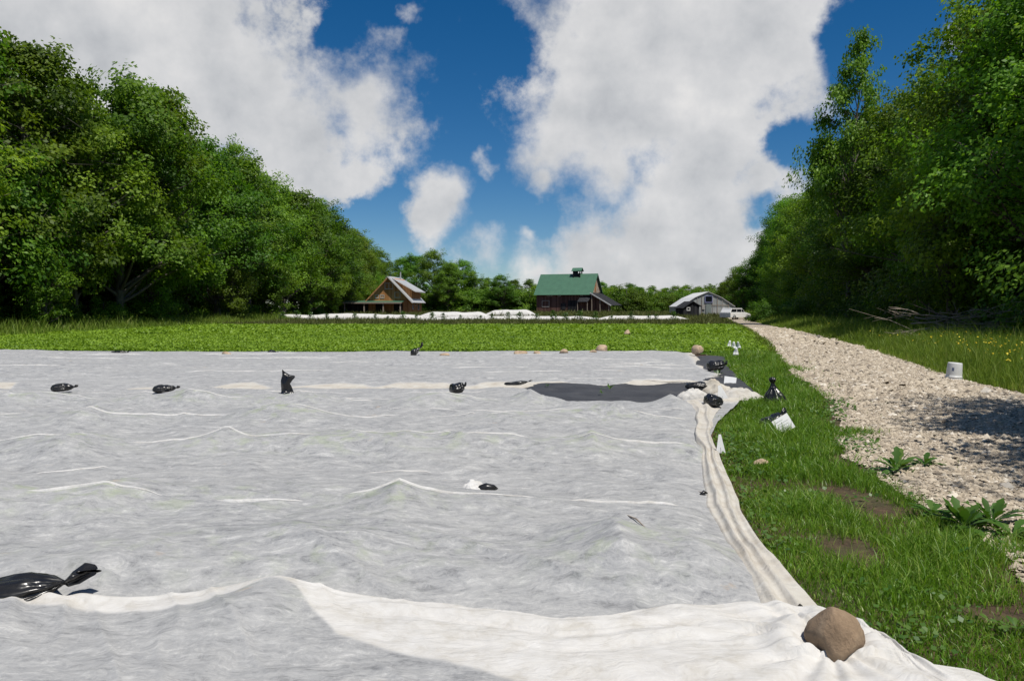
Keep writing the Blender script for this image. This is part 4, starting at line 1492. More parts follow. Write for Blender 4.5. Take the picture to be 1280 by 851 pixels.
for k_ in range(5):
    q_ = -2.75 + 0.07 * k_
    for z in (0.19, 0.26):
        r = 0.1605 - 0.0596 * (z - 0.11) + 0.0015
        V.append((r * math.cos(q_), r * math.sin(q_), z))
F = [(2 * k_, 2 * k_ + 2, 2 * k_ + 3, 2 * k_ + 1) for k_ in range(4)]
mbp.add(V, F)
mbp.build('printed_patch', 'bucket_print', bk)
bk.rotation_euler = (0.04, 0.05, 0.35)
tag(bk, 'white plastic bucket standing upside down on the edge of the gravel path', 'bucket')

# ------------------------------------------------------------------ house
def window(parent, x0, x1, z0, z1, y, name='window', frame='trim_wood', mull=True, depth=0.12, off=0.0):
    """framed window in a wall facing -y, front of frame at y"""
    mb = MB()
    w = 0.11
    mb.box((x0, y - .05, z0), (x0 + w, y + depth, z1)).box((x1 - w, y - .05, z0), (x1, y + depth, z1))
    mb.box((x0 + w, y - .048, z1 - w), (x1 - w, y + depth, z1)).box((x0 + w, y - .06, z0), (x1 - w, y + depth, z0 + w * 1.2))
    if mull:
        xm = (x0 + x1) / 2
        mb.box((xm - .05, y - .04, z0 + w * 1.2), (xm + .05, y + depth, z1 - w))
    f = mb.build(name, frame, parent)
    mg = MB()
    if mull:
        xm = (x0 + x1) / 2
        mg.box((x0 + w, y + .02, z0 + w * 1.2), (xm - .05, y + .05, z1 - w))
        mg.build('pane', 'window_glass', f)
        mg = MB()
        mg.box((xm + .05, y + .02, z0 + w * 1.2), (x1 - w, y + .05, z1 - w))
        mg.build('pane', 'window_glass', f)
    else:
        mg.box((x0 + w, y + .02, z0 + w * 1.2), (x1 - w, y + .05, z1 - w))
        mg.build('pane', 'window_glass', f)
    return f


HD = 150.0
hc = AT(486.5, 393, HD)
house = empty('house', (hc.x, HD, float(gh(HD)) - 0.05), R(-5))
tag(house, 'orange-brown wooden house with steep gable and pale metal roof by the left wood', 'house')
hw, he, ha, hl = 3.95, 3.05, 7.15, 11.0     # half width, eave height, apex height, length
mb = MB()
mb.prism([(-hw, 0), (hw, 0), (hw, he), (0, ha - 0.12), (-hw, he)], 0, hl)
mb.build('wall', 'cedar_boards', house)
pit = (ha - he) / hw
ov = 0.75
mb = MB()   # left slope
xl = -hw - ov
zl = he - ov * pit
mb.slab([(xl, -0.55, zl), (0.0, -0.55, ha), (0.0, hl + 0.5, ha), (xl, hl + 0.5, zl)], 0.14)
mb.build('roof', 'grey_roof', house)
mb = MB()
mb.slab([(0.0, -0.75, ha), (hw + ov, -0.75, zl), (hw + ov, hl + 0.5, zl), (0.0, hl + 0.5, ha)], 0.14)
rf = mb.build('roof', 'grey_roof', house)
mb = MB()   # pale rake boards along the gable
for sx in (1, -1):
    mb.slab([(0.0, -0.80, ha + 0.02), (sx * (hw + ov), -0.80, zl + 0.02), (sx * (hw + ov), -0.755, zl + 0.02), (0.0, -0.755, ha + 0.02)][::sx], 0.22) if sx == 1 else None
mb.build('rake_board', 'white_paint', rf)
mb = MB()
mb.slab([(-hw - ov, -0.60, zl + 0.02), (0.0, -0.60, ha + 0.02), (0.0, -0.56, ha + 0.02), (-hw - ov, -0.56, zl + 0.02)], 0.20)
mb.build('rake_board', 'cedar_boards', rf)
# shed dormer along the right slope
mb = MB()
dx1, dz0, dz1 = hw + 0.15, ha - 0.05, he + 1.7
mb.prism([(0.6, ha - 0.7), (0.6, ha - 0.25), (dx1 - 0.1, dz1 - 0.12), (dx1 - 0.1, he - 0.4)], 1.4, hl - 1.2)
dm = mb.build('dormer', 'cedar_boards', house)
mb = MB()
mb.slab([(0.0, 1.0, dz0 + 0.12), (dx1 + 0.7, 1.0, dz1 - 0.3), (dx1 + 0.7, hl - 0.8, dz1 - 0.3), (0.0, hl - 0.8, dz0 + 0.12)], 0.14)
mb.build('dormer_roof', 'grey_roof', dm)
mb = MB()
mb.box((dx1 + 0.68, 0.9, dz1 - 0.5), (dx1 + 0.76, hl - 0.8, dz1 - 0.27))
mb.slab([(0.0, 0.94, dz0 + 0.15), (dx1 + 0.7, 0.94, dz1 - 0.27), (dx1 + 0.7, 0.99, dz1 - 0.27), (0.0, 0.99, dz0 + 0.15)], 0.2)
mb.build('fascia', 'white_paint', dm)
MB().tube([(0.7, 6.5, ha - 0.6), (0.7, 6.5, ha + 1.1)], 0.12, 8).build('stove_pipe', 'grey_roof', rf)
window(house, -0.82, 0.75, 4.75, 5.95, 0.0)
window(house, 1.05, 2.15, 3.15, 4.25, 0.0, mull=False)
window(house, -2.7, -1.95, 3.05, 3.75, 0.0, mull=False)
window(house, -1.72, -0.9, 3.05, 3.75, 0.0)
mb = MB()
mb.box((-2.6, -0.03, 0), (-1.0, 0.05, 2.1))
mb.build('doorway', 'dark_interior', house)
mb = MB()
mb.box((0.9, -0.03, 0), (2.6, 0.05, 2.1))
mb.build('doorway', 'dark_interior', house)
# right wall windows
for (ya, yb, za, zb) in ((2.2, 3.0, 1.0, 2.3), (4.6, 5.6, 1.7, 2.8), (7.2, 8.4, 0.9, 2.2)):
    mb = MB()
    mb.box((hw - 0.05, ya, za), (hw + 0.06, ya + .1, zb)).box((hw - 0.05, yb - .1, za), (hw + 0.06, yb, zb)).box((hw - 0.05, ya + .1, zb - .1), (hw + 0.06, yb - .1, zb)).box((hw - 0.05, ya + .1, za), (hw + 0.06, yb - .1, za + .1))
    f = mb.build('window', 'white_paint', house)
    MB().box((hw - 0.02, ya + .1, za + .1), (hw + 0.03, yb - .1, zb - .1)).build('pane', 'window_glass', f)
# porch
mb = MB()
mb.slab([(-8.2, -2.3, 2.35), (2.9, -2.3, 2.35), (2.9, -0.02, 2.6), (-8.2, -0.02, 2.6)], 0.12)
pr_ = mb.build('porch_roof', 'green_roof', house)
mb = MB()
mb.box((-8.2, -2.36, 2.08), (2.9, -2.31, 2.32))
mb.build('beam', 'grey_post', pr_)
for xx in (-7.9, -4.2, -0.6, 2.6):
    MB().box((xx - .1, -2.2, 0), (xx + .1, -2.0, 2.2)).build('post', 'grey_post', house)
mb = MB()
mb.box((-8.0, 0.02, 0), (-hw, 3.5, 2.3))
mb.build('side_wall', 'shed_boards', house)

# ------------------------------------------------------------------ barn
BD = 188.0
bc = AT(738.5, 393, BD)
barn = empty('barn', (bc.x, BD, float(gh(BD)) - 0.05), R(-22))
tag(barn, 'weathered dark red barn with green metal roof and small cupola', 'barn')
bl, bw2, be, bh_ = 13.6, 8.6, 4.9, 9.4      # length (to the left), width (back), eave, ridge
# local: x from -bl..0 along the long wall (front at y=0), gable at x=0
mb = MB()
V = [(-bl, 0, 0), (0, 0, 0), (0, bw2, 0), (-bl, bw2, 0), (-bl, 0, be), (0, 0, be), (0, bw2, be), (-bl, bw2, be)]
mb.add(V, [(0, 1, 5, 4), (2, 3, 7, 6), (0, 3, 2, 1)])
mb.add([(0, 0, 0), (0, bw2, 0), (0, bw2, be), (0, 0, be)], [(0, 1, 2, 3)])
mb.add([(-bl, 0, 0), (-bl, bw2, 0), (-bl, bw2, be), (-bl, bw2 / 2, bh_), (-bl, 0, be)], [(4, 3, 2, 1, 0)])
mb.build('wall', 'barn_boards', barn)
mb = MB()
mb.add([(0.0, 0, be), (0.0, bw2, be), (0.0, bw2 / 2, bh_ - 0.05)], [(0, 1, 2)])
gb = mb.build('gable', 'faded_boards', barn)
r_ = np.random.default_rng(3)
for k_ in range(12):       # pale replacement boards on the gable
    yy = r_.uniform(0.9, bw2 - 0.9)
    top = be + (bh_ - be) * (1 - abs(yy - bw2 / 2) / (bw2 / 2))
    za = r_.uniform(be + 0.1, max(be + 0.2, top - 1.1))
    zb = min(za + r_.uniform(0.5, 1.4), top - 0.3)
    if zb > za + 0.2:
        MB().box((0.01, yy, za), (0.05 + 0.002 * k_, yy + 0.32, zb)).build('board', 'trim_wood' if k_ % 2 else 'cedar_boards', gb)
sl = (bh_ - be) / (bw2 / 2)
for s_ in (0, 1):
    mb = MB()
    if s_ == 0:
        mb.slab([(-bl - 0.5, -0.6, be - 0.6 * sl + .1), (0.5, -0.6, be - 0.6 * sl + .1), (0.5, bw2 / 2, bh_ + .1), (-bl - 0.5, bw2 / 2, bh_ + .1)], 0.12)
    else:
        mb.slab([(-bl - 0.5, bw2 / 2, bh_ + .1), (0.5, bw2 / 2, bh_ + .1), (0.5, bw2 + .6, be - 0.6 * sl + .1), (-bl - 0.5, bw2 + .6, be - 0.6 * sl + .1)], 0.12)
    mb.build('roof', 'green_roof', barn)
# cupola
cx = -4.6
cy = bw2 / 2
mb = MB()
for (ax, ay) in ((-.8, -.8), (.8, -.8), (.8, .8), (-.8, .8)):
    mb.box((cx + ax - .12, cy + ay - .12, bh_ - .9), (cx + ax + .12, cy + ay + .12, bh_ + .85))
mb.box((cx - .78, cy - .78, bh_ - .9), (cx + .78, cy + .78, bh_ + .2))
mb.box((cx - .78, cy - .76, bh_ + .2), (cx - .1, cy + .76, bh_ + .8))
cup = mb.build('cupola', 'shed_boards', barn)
mb = MB()
mb.slab([(cx - 1.25, cy - 1.1, bh_ + .75), (cx + 1.25, cy - 1.1, bh_ + .75), (cx + 1.25, cy, bh_ + 1.55), (cx - 1.25, cy, bh_ + 1.55)], 0.08)
mb.slab([(cx - 1.25, cy, bh_ + 1.55), (cx + 1.25, cy, bh_ + 1.55), (cx + 1.25, cy + 1.1, bh_ + .75), (cx - 1.25, cy + 1.1, bh_ + .75)], 0.08)
mb.build('cupola_roof', 'green_roof', cup)
window(barn, -12.2, -10.3, 1.5, 3.05, 0.0, mull=False)
window(barn, -11.0, -9.6, 4.0, 4.6, 0.0)
window(barn, -8.2, -7.5, 4.0, 4.6, 0.0, mull=False)
window(barn, -2.6, -1.9, 4.1, 4.6, 0.0, mull=False)
MB().box((-5.6, -0.06, 0), (-3.0, 0.04, 3.0)).build('door', 'shed_boards', barn)
MB().box((-7.4, -0.05, 0.9), (-6.2, 0.04, 2.4)).build('shutter', 'shed_boards', barn)
# lean-to against the gable
mb = MB()
lz0, lz1, lx = 4.9, 1.9, 5.2
mb.slab([(0.06, -0.8, lz0), (lx, -0.8, lz1), (lx, bw2 + 0.6, lz1), (0.06, bw2 + 0.6, lz0)], 0.1)
lt = mb.build('lean_to_roof', 'shed_boards', barn)
mb = MB()
mb.slab([(0.06, -0.87, lz0 + 0.03), (lx, -0.87, lz1 + 0.03), (lx, -0.81, lz1 + .03), (0.06, -0.81, lz0 + .03)], 0.26)
mb.build('rake_board', 'white_paint', lt)
mb = MB()
mb.prism([(0.03, 0), (lx - 0.5, 0), (lx - 0.5, lz1 + 0.05), (0.03, lz0 - 0.5)], 0.3, 0.45)
mb.build('lean_to_wall', 'barn_boards', barn)
for xx in (0.4, 2.4, 4.5):
    MB().box((xx - .09, -0.7, 0), (xx + .09, -0.52, lz0 - (lz0 - lz1) * xx / lx - 0.15)).build('post', 'grey_post', barn)
# low open porch in front of the right half
mb = MB()
mb.slab([(-2.6, -2.6, 2.7), (0.0, -2.6, 2.7), (0.0, -0.03, 3.9), (-2.6, -0.03, 3.9)], 0.1)
mb.build('porch_roof', 'shed_boards', barn)
for xx in (-2.5, -0.15):
    MB().box((xx - .08, -2.5, 0), (xx + .08, -2.34, 2.65)).build('post', 'grey_post', barn)

# ------------------------------------------------------------------ greenhouse, shed, car
GD = 133.0
gc = AT(885, 393, GD)
gho = empty('greenhouse', (gc.x, GD, float(gh(GD)) - 0.05), R(-4))
tag(gho, 'pale gabled greenhouse covered in cloudy plastic at the end of the path', 'greenhouse')
w_, e_, a_ = 4.35, 1.55, 4.0
mb = MB()
mb.prism([(-w_, 0), (w_, 0), (w_, e_), (w_ * 0.5, (e_ + a_) / 2 + .28), (0, a_), (-w_ * 0.5, (e_ + a_) / 2 + .28), (-w_, e_)], 0, 16)
mb.build('film_wall', 'poly_film', gho)
mb = MB()
for s_ in (1, -1):
    q1 = [(0, -0.15, a_ + .06), (s_ * w_ * 0.5, -0.15, (e_ + a_) / 2 + .34), (s_ * w_ * 0.5, 16.1, (e_ + a_) / 2 + .34), (0, 16.1, a_ + .06)]
    q2 = [(s_ * w_ * 0.5, -0.15, (e_ + a_) / 2 + .34), (s_ * (w_ + .1), -0.15, e_ + .03), (s_ * (w_ + .1), 16.1, e_ + .03), (s_ * w_ * 0.5, 16.1, (e_ + a_) / 2 + .34)]
    for q in (q1, q2):
        mb.slab(q if s_ == 1 else [q[1], q[0], q[3], q[2]], 0.07)
mb.build('roof_sheet', 'white_paint', gho)
for k_, xx in enumerate((-3.7, -2.7, -1.75, -1.05, 0.75, 1.5, 2.35, 3.3, 4.2)):
    ax = abs(xx)
    top = np.interp(ax, [0, w_ * .5, w_], [a_, (e_ + a_) / 2 + .28, e_]) - 0.03
    MB().box((xx - .045, -0.06, 0), (xx + .045, -0.005, float(top))).build('stud', 'grey_post' if k_ % 2 else 'trim_wood', gho)
MB().box((-w_ + .1, -0.075, 1.75), (w_ - 1.0, -0.061, 1.85)).build('rail', 'grey_post', gho)
f = window(gho, -0.55, 0.72, 2.2, 3.35, -0.06, frame='blue_frame', mull=False)
MB().box((-0.35, -0.10, 0.02), (0.48, -0.005, 1.95)).build('door', 'grey_door', gho)
MB().box((-1.0, -0.12, 1.1), (-0.55, -0.06, 1.85)).build('notice_board', 'trim_wood', gho)

SD_ = 124.0
sc_ = AT(864.5, 394, SD_)
shed = empty('shed', (sc_.x, SD_, float(gh(SD_)) - 0.03), R(12))
tag(shed, 'small dark wooden shed with one white-framed window in front of the greenhouse', 'shed')
mb = MB()
mb.prism([(-1.35, 0), (1.25, 0), (1.25, 1.75), (0.2, 2.35), (-1.35, 1.45)], 0, 3.0)
mb.build('wall', 'shed_boards', shed)
mb = MB()
mb.slab([(-1.6, -0.2, 1.37), (0.2, -0.2, 2.43), (0.2, 3.2, 2.43), (-1.6, 3.2, 1.37)], 0.07)
mb.slab([(0.2, -0.2, 2.43), (1.5, -0.2, 1.70), (1.5, 3.2, 1.70), (0.2, 3.2, 2.43)], 0.07)
mb.build('roof', 'shed_boards', shed)
window(shed, -0.85, -0.25, 0.95, 1.5, 0.0, frame='white_paint', mull=False)
MB().box((0.2, -0.04, 0), (0.95, 0.03, 1.65)).build('door', 'shed_boards', shed)

CD = 104.0
cc_ = AT(919, 394.5, CD)
car = empty('car', (cc_.x, CD, float(gh(CD))), R(38))
tag(car, 'white estate car parked where the path ends at the greenhouse', 'car')
sec = [(-2.1, .32), (2.05, .32), (2.15, .5), (2.12, .78), (1.25, .95), (0.55, 1.45), (-1.75, 1.5), (-2.1, 1.0)]
mb = MB()
mb.prism([(-2.1, .3), (2.08, .3), (2.16, .5), (2.1, .78), (1.2, .95), (-2.14, .95)], -0.85, 0.85)
mb.prism([(-2.1, .952), (1.15, .952), (0.5, 1.42), (-1.8, 1.42)], -0.74, 0.74)
mb.prism([(0.52, 1.422), (0.4, 1.5), (-1.7, 1.5), (-1.85, 1.422)], -0.74, 0.74)
mb.build('body', 'car_paint', car, bevel=0.05)
for (xa, xb, xc, xd) in ((-1.85, -0.75, -0.75, -1.7), (-0.65, 0.25, 0.25, -0.65), (0.33, 1.0, 0.45, 0.33)):
    mb = MB()
    mb.add([(xa, -0.86 + .11, 1.0), (xb, -0.75, 1.0), (xc, -0.75, 1.38), (xd, -0.75, 1.38), (xa, -0.73, 1.0), (xb, -0.73, 1.0), (xc, -0.73, 1.38), (xd, -0.73, 1.38)],
           [(0, 1, 2, 3), (4, 7, 6, 5), (0, 4, 5, 1), (1, 5, 6, 2), (2, 6, 7, 3), (3, 7, 4, 0)])
    mb.build('side_window', 'window_glass', car)
mb = MB()
mb.slab([(1.12, -0.66, 0.985), (1.12, 0.66, 0.985), (0.53, 0.66, 1.41), (0.53, -0.66, 1.41)], 0.02)
mb.build('windscreen', 'window_glass', car)
for (xx, yy) in ((-1.35, -.8), (1.35, -.8), (-1.35, .8), (1.35, .8)):
    s_ = 1 if yy > 0 else -1
    V, F = tube([(xx, yy - .1, .32), (xx, yy - .09, .32), (xx, yy + .09, .32), (xx, yy + .1, .32)], [.25, .32, .32, .25], 20)
    wh = np_mesh('wheel', V, F, 'tyre_rubber', car)
    V, F = tube([(xx, yy + s_ * .07, .32), (xx, yy + s_ * .115, .32), (xx, yy + s_ * .12, .32)], [.2, .19, .02], 16)
    np_mesh('rim', V, F, 'rim_metal', wh)
for yy in (-.6, .6):
    MB().box((2.08, yy - .16, .6), (2.175, yy + .16, .74)).build('headlight', 'lamp_glass', car)

# ------------------------------------------------------------------ distant low tunnels of white row cover
def tunnel(pts, w, h, seed, label):
    pts = np.asarray(pts, float)
    n = max(30, int(np.hypot(*(pts[-1] - pts[0])) / 0.4))
    tt = np.linspace(0, 1, n)
    px_ = np.interp(tt, np.linspace(0, 1, len(pts)), pts[:, 0])
    py_ = np.interp(tt, np.linspace(0, 1, len(pts)), pts[:, 1])
    a = np.linspace(0, np.pi, 16)
    ed = (np.minimum(1, 5 * np.minimum(tt, 1 - tt) + 0.05) ** 0.7)[:, None]
    h = h * 0.8
    hv = h * (0.55 + 0.75 * fbm(px_ * 0.22 + seed, 0 * px_, seed, 3))[:, None] * ed
    rib = 1.0
    Yv = py_[:, None] - np.cos(a)[None] * w / 2 * (0.9 + 0.2 * fbm(px_ * 0.6, 0 * px_, seed + 4))[:, None]
    Zv = gh(py_)[:, None] + np.sin(a)[None] ** 0.8 * hv * rib + 0.16 * (fbm(px_[:, None] * 1.2 + 0 * Yv, Yv * 2, seed + 8) - 0.45)
    Xv = np.repeat(px_[:, None], 16, 1)
    o = np_mesh('low_tunnel', np.stack([Xv, Yv, Zv], -1).reshape(-1, 3), grid_faces(n, 16), 'fleece', smooth=True,
                vattr={'layer': np.ones(n * 16), 'cream': np.zeros(n * 16)})
    return tag(o, label, 'low tunnel', 'distant low tunnels of white row cover')


tunnel([(-35.0, 103), (-24, 103), (-7, 104.5)], 2.4, 0.85, 3, 'white low tunnel in front of the wooden house')
tunnel([(-12, 99), (2, 99.5), (12.5, 100)], 2.4, 0.75, 5, 'long white low tunnel left of the barn, nearest of the distant ones')
tunnel([(10.5, 101), (22.8, 102)], 2.2, 0.72, 8, 'white low tunnel running from the barn toward the path')
tunnel([(-13.5, 112), (-2.5, 112)], 2.8, 1.15, 11, 'humped white low tunnel right of the house, behind the others')
tunnel([(-4.5, 125), (4.0, 125)], 2.6, 1.3, 14, 'short white low tunnel with raised end between house and barn')

# small plants in a row in front of the tunnels
TP = []
for k_ in range(3):
    r_ = np.random.default_rng(60 + k_)
    root = empty('field_plant', (0, 0, 0))
    parts = []
    nl = 170
    P = np.column_stack([r_.normal(0, 0.22, nl), r_.normal(0, 0.22, nl), r_.uniform(0.05, 1.0, nl) ** 0.8])
    P[:, :2] *= (1.25 - 0.8 * P[:, 2:3])
    V, F = leaves(P, r_.normal(0, 0.6, (nl, 3)) + np.array([0, -0.2, .6]), r_.uniform(.10, .24, nl), r_, 0.5, 0.2)
    np_mesh('foliage', V, F, 'weed_leaf', root, fattr={'tint': np.clip(r_.normal(0.4, 0.25, nl), 0, 1)})
    V, F = tube([(0, 0, -0.05), (0.02, 0, 0.4), (0, 0.02, 0.85)], [0.02, 0.015, 0.006], 5)
    np_mesh('stem', V, F, 'weed_leaf', root)
    TP.append(root)
for k_ in range(27):
    px = 350 + k_ * 19 + random.uniform(-6, 6)
    yy = 95.5 + random.uniform(-1.2, 1.2)
    xx = (px - 640) / 1000 * yy
    o = TP[k_] if k_ < 3 else copy_tree(TP[k_ % 3])
    s_ = random.uniform(0.6, 1.3)
    o.location = (xx, yy, float(gh(yy)))
    o.scale = (s_, s_, s_)
    o.rotation_euler = (0, 0, random.uniform(0, 6))
    tag(o, 'bushy young plant in the row before the distant low tunnels, %s from the left' % ORD[k_], 'plant', 'plants in a row before the low tunnels')

# brush pile of dead branches on the right verge
r_ = np.random.default_rng(77)
bp = empty('brush_pile', (19.6, 35.0, 0.1))
for k_ in range(42):
    st_ = np.array([r_.uniform(-2.4, 3.2), r_.uniform(-0.9, 0.9), r_.uniform(0.35, 1.35)])
    an = r_.uniform(-0.6, 0.6) + (math.pi if r_.random() < .5 else 0)
    ln = r_.uniform(1.0, 3.0)
    dr = np.array([math.cos(an), math.sin(an) * .5, r_.uniform(-0.12, 0.32)])
    pts = [st_ + dr * ln * f_ + r_.normal(0, 0.06, 3) for f_ in (0, .3, .6, 1)]
    r0 = r_.uniform(.014, .036)
    mb = MB()
    mb.tube(pts, [r0, r0 * .8, r0 * .5, .006], 5)
    for q_ in range(3):
        b0 = pts[1 + q_ % 2]
        e0 = b0 + (dr + r_.normal(0, .5, 3)) * ln * .3
        mb.tube([b0, (b0 + e0) / 2 + r_.normal(0, .03, 3), e0], [r0 * .5, r0 * .35, .004], 4)
    mb.build('branch', 'dead_wood', bp, True)
tag(bp, 'tangle of bare dead branches heaped before the right wood', 'brush pile')

# ------------------------------------------------------------------ grasses
def outside_cloth(x, y):
    e = np.where(y < 13.6, near_right(np.clip(y, 4.2, 13.7)) + 0.03, np.interp(y, [13.6, 14.0, 19.7, 26, 28], [4.2, 4.4, 5.3, 6.9, 6.5]))
    fr = (y < 4.2) & (hem_y(x) > y - 0.0) & (x < 2.05)
    return (x > e) & ~fr


def lawn(name, n, yr, hscale, wscale, seed, label):
    r_ = np.random.default_rng(seed)
    y = r_.uniform(*yr, n)
    xl = 1.2
    x = r_.uniform(0, 1, n)
    lo = np.where(y < 4.2, 1.55, np.where(y < 13.6, near_right(y), np.where(y < 15.3, 4.0, far_right(y) + 0.1)))
    hi = path_left(y) + 0.9
    x = lo + (hi - lo) * x
    pl_ = path_left(y) + wob(y, 0.22, 0.9, 5)
    keep = outside_cloth(x, y)
    # bare patches and thinning into the gravel
    bare = fbm(x * 0.9 + 3, y * 0.75 + 1, 161, 3)
    keep &= r_.random(n) < np.maximum(sstep(0.28, 0.42, bare), sstep(11, 15, y))
    keep &= r_.random(n) < np.clip(0.02 + sstep(0.12, -0.3, x - pl_ - 1.3 * (fbm(x * 1.1 + 9, y * 1.1, 169, 3) - 0.47)), 0, 1)
    for (cx_, cy_, a1, a2) in ((2.6, 4.12, .24, .15), (2.75, 5.55, .16, .1), (3.2, 9.5, .4, .14)):
        keep &= ~((((x - cx_) / a1) ** 2 + ((y - cy_) / a2) ** 2 + 2.4 * (fbm(x * 3, y * 3, 165) - .5) < 1) & (r_.random(n) < .88))
    x, y = x[keep], y[keep]
    n = len(x)
    tall = sstep(0.35, 0.75, fbm(x * 1.6, y * 1.6, 163, 3))
    h = hscale * (0.45 + 0.9 * tall) * r_.lognormal(0, 0.3, n)
    h *= 0.35 + 0.65 * sstep(0.0, 0.5, x - lo[keep]) * (0.5 + 0.5 * sstep(0, 0.4, pl_[keep] - x))
    w = wscale * r_.uniform(0.6, 1.3, n)
    P = np.column_stack([x, y, np.full(n, -0.005)])
    V, F = blades(P, h, w, 1.0, r_)
    tint = np.clip(0.22 + 0.42 * fbm(x * 1.2, y * 1.2, 167, 3) + r_.normal(0, 0.2, n) + 0.5 * (r_.random(n) < 0.05), 0, 1)
    o = np_mesh(name, V, F, 'grass_blade', fattr={'tint': np.repeat(tint, 3)})
    return tag(o, label, 'grass', None, 'stuff')


lawn('grass', 75000, (2.8, 7.5), 0.085, 0.0055, 1, 'lush green grass between the foreground sheet and the path')
lawn('grass', 62000, (7.5, 15.0), 0.10, 0.009, 2, 'green grass strip around the tied black bags')
lawn('grass', 40000, (15.0, 29.0), 0.13, 0.014, 3, 'grass strip beyond the bags beside the path')

# broad little leaves among the grass
r_ = np.random.default_rng(57)
n = 9000
y = 2.8 + 11 * r_.random(n) ** 1.5
lo = np.where(y < 4.2, 1.55, near_right(y))
x = lo + (path_left(y) + 0.3 - lo) * r_.random(n)
k_ = outside_cloth(x, y) & (r_.random(n) < sstep(0.45, 0.68, fbm(x * 1.7, y * 1.7, 193, 3)))
x, y = x[k_], y[k_]
n = len(x)
V, F = leaves(np.column_stack([x, y, r_.uniform(0.015, 0.085, n)]), r_.normal(0, .4, (n, 3)) + np.array([0, -.1, 1.0]), r_.uniform(.018, .042, n) * (0.8 + y / 14), r_, 0.8, 0.1)
o = np_mesh('clover', V, F, 'weed_leaf', fattr={'tint': np.clip(r_.normal(.65, .25, n), 0, 1)})
tag(o, 'small broad clover leaves scattered through the grass', 'clover', None, 'stuff')

# right verge: tall meadow grass
def meadow(name, n, yr, hr, wr, depth, seed, label, side='right'):
    r_ = np.random.default_rng(seed)
    y = r_.uniform(*yr, n)
    f_ = r_.uniform(0, 1, n) ** 1.15
    if side == 'right':
        x = path_right(y) + wob(y, 0.25, 0.5, 9) - 0.1 + f_ * depth
        hs_ = sstep(-0.02, 0.22, f_) * 0.72 + 0.28
    elif side == 'left':
        x = -31.5 + f_ * 5.0
        hs_ = 0.5 + 0.5 * sstep(0.9, 0.3, f_)
    elif side == 'pathleft':
        x = path_left(y) - 0.9 + f_ * 0.9 + wob(y, .2, .8, 31)
        hs_ = 0.6 + 0 * f_
    else:
        x = -30 + (path_left(y) - 0.4 + 30) * r_.uniform(0, 1, n)
        hs_ = 0.7 + 0.3 * sstep(.4, .6, fbm(x * .3, y * .3, 173))
    cl = fbm(x * 0.7, y * 0.7, 171, 3)
    h = (hr * hs_) * (0.55 + 0.8 * cl) * r_.lognormal(0, 0.25, n)
    w = wr * r_.uniform(.6, 1.3, n)
    P = np.column_stack([x, y, gh(y) - 0.01])
    V, F = blades(P, h, w, 0.5, r_)
    tint = np.clip(0.25 + 0.4 * fbm(x * 0.6, y * 0.6, 175, 3) + r_.normal(0, 0.2, n), 0, 1)
    o = np_mesh(name, V, F, 'strip_blade' if side == 'strip' else 'meadow_blade', fattr={'tint': np.repeat(tint, 3)})
    return tag(o, label, 'grass', None, 'stuff')


meadow('meadow_grass', 70000, (9, 36), 0.62, 0.013, 9.5, 5, 'tall meadow grass with yellow flowers beside the near path')
meadow('meadow_grass', 40000, (36, 80), 0.65, 0.03, 9.5, 6, 'tall meadow grass along the middle stretch of path')
meadow('meadow_grass', 22000, (80, 150), 0.7, 0.06, 9, 7, 'tall grass along the far stretch of path toward the greenhouse')
meadow('meadow_grass', 22000, (44, 110), 0.75, 0.05, 5, 8, 'long shaded grass at the foot of the left wood', 'left')
meadow('meadow_grass', 42000, (71.5, 122), 0.40, 0.06, 5, 9, 'weedy grass strip before the distant low tunnels', 'strip')
meadow('meadow_grass', 16000, (122, 182), 0.6, 0.11, 5, 10, 'rough grass round the farm buildings', 'strip')
meadow('meadow_grass', 12000, (28, 110), 0.22, 0.03, 5, 11, 'grass fringe between the crop and the path', 'pathleft')

# yellow meadow flowers
r_ = np.random.default_rng(91)
n = 2300
y = 9 + 45 * r_.random(n) ** 1.3
f_ = 0.12 + 0.85 * r_.random(n)
x = path_right(y) + f_ * 8.5
k_ = r_.random(n) < sstep(0.42, 0.6, fbm(x * 0.5, y * 0.4, 181, 3))
x, y = x[k_], y[k_]
n = len(x)
z = 0.35 + 0.35 * r_.random(n)
P = np.column_stack([x, y, z])
pv, pf = [], []
for q_ in range(2):
    V, F = leaves(P + r_.normal(0, .01, (n, 3)), np.tile([0, -0.3, 1.0], (n, 1)) + r_.normal(0, .3, (n, 3)), r_.uniform(.022, .042, n) * (0.8 + y / 45), r_, 1.0, 0.05)
    pv.append((V, F))
V, F = cat(pv)
o = np_mesh('yellow_flowers', V, F, 'flower_petal', fattr={'tint': r_.random(len(F))})
tag(o, 'small yellow flowers scattered through the meadow verge', 'flowers', None, 'stuff')

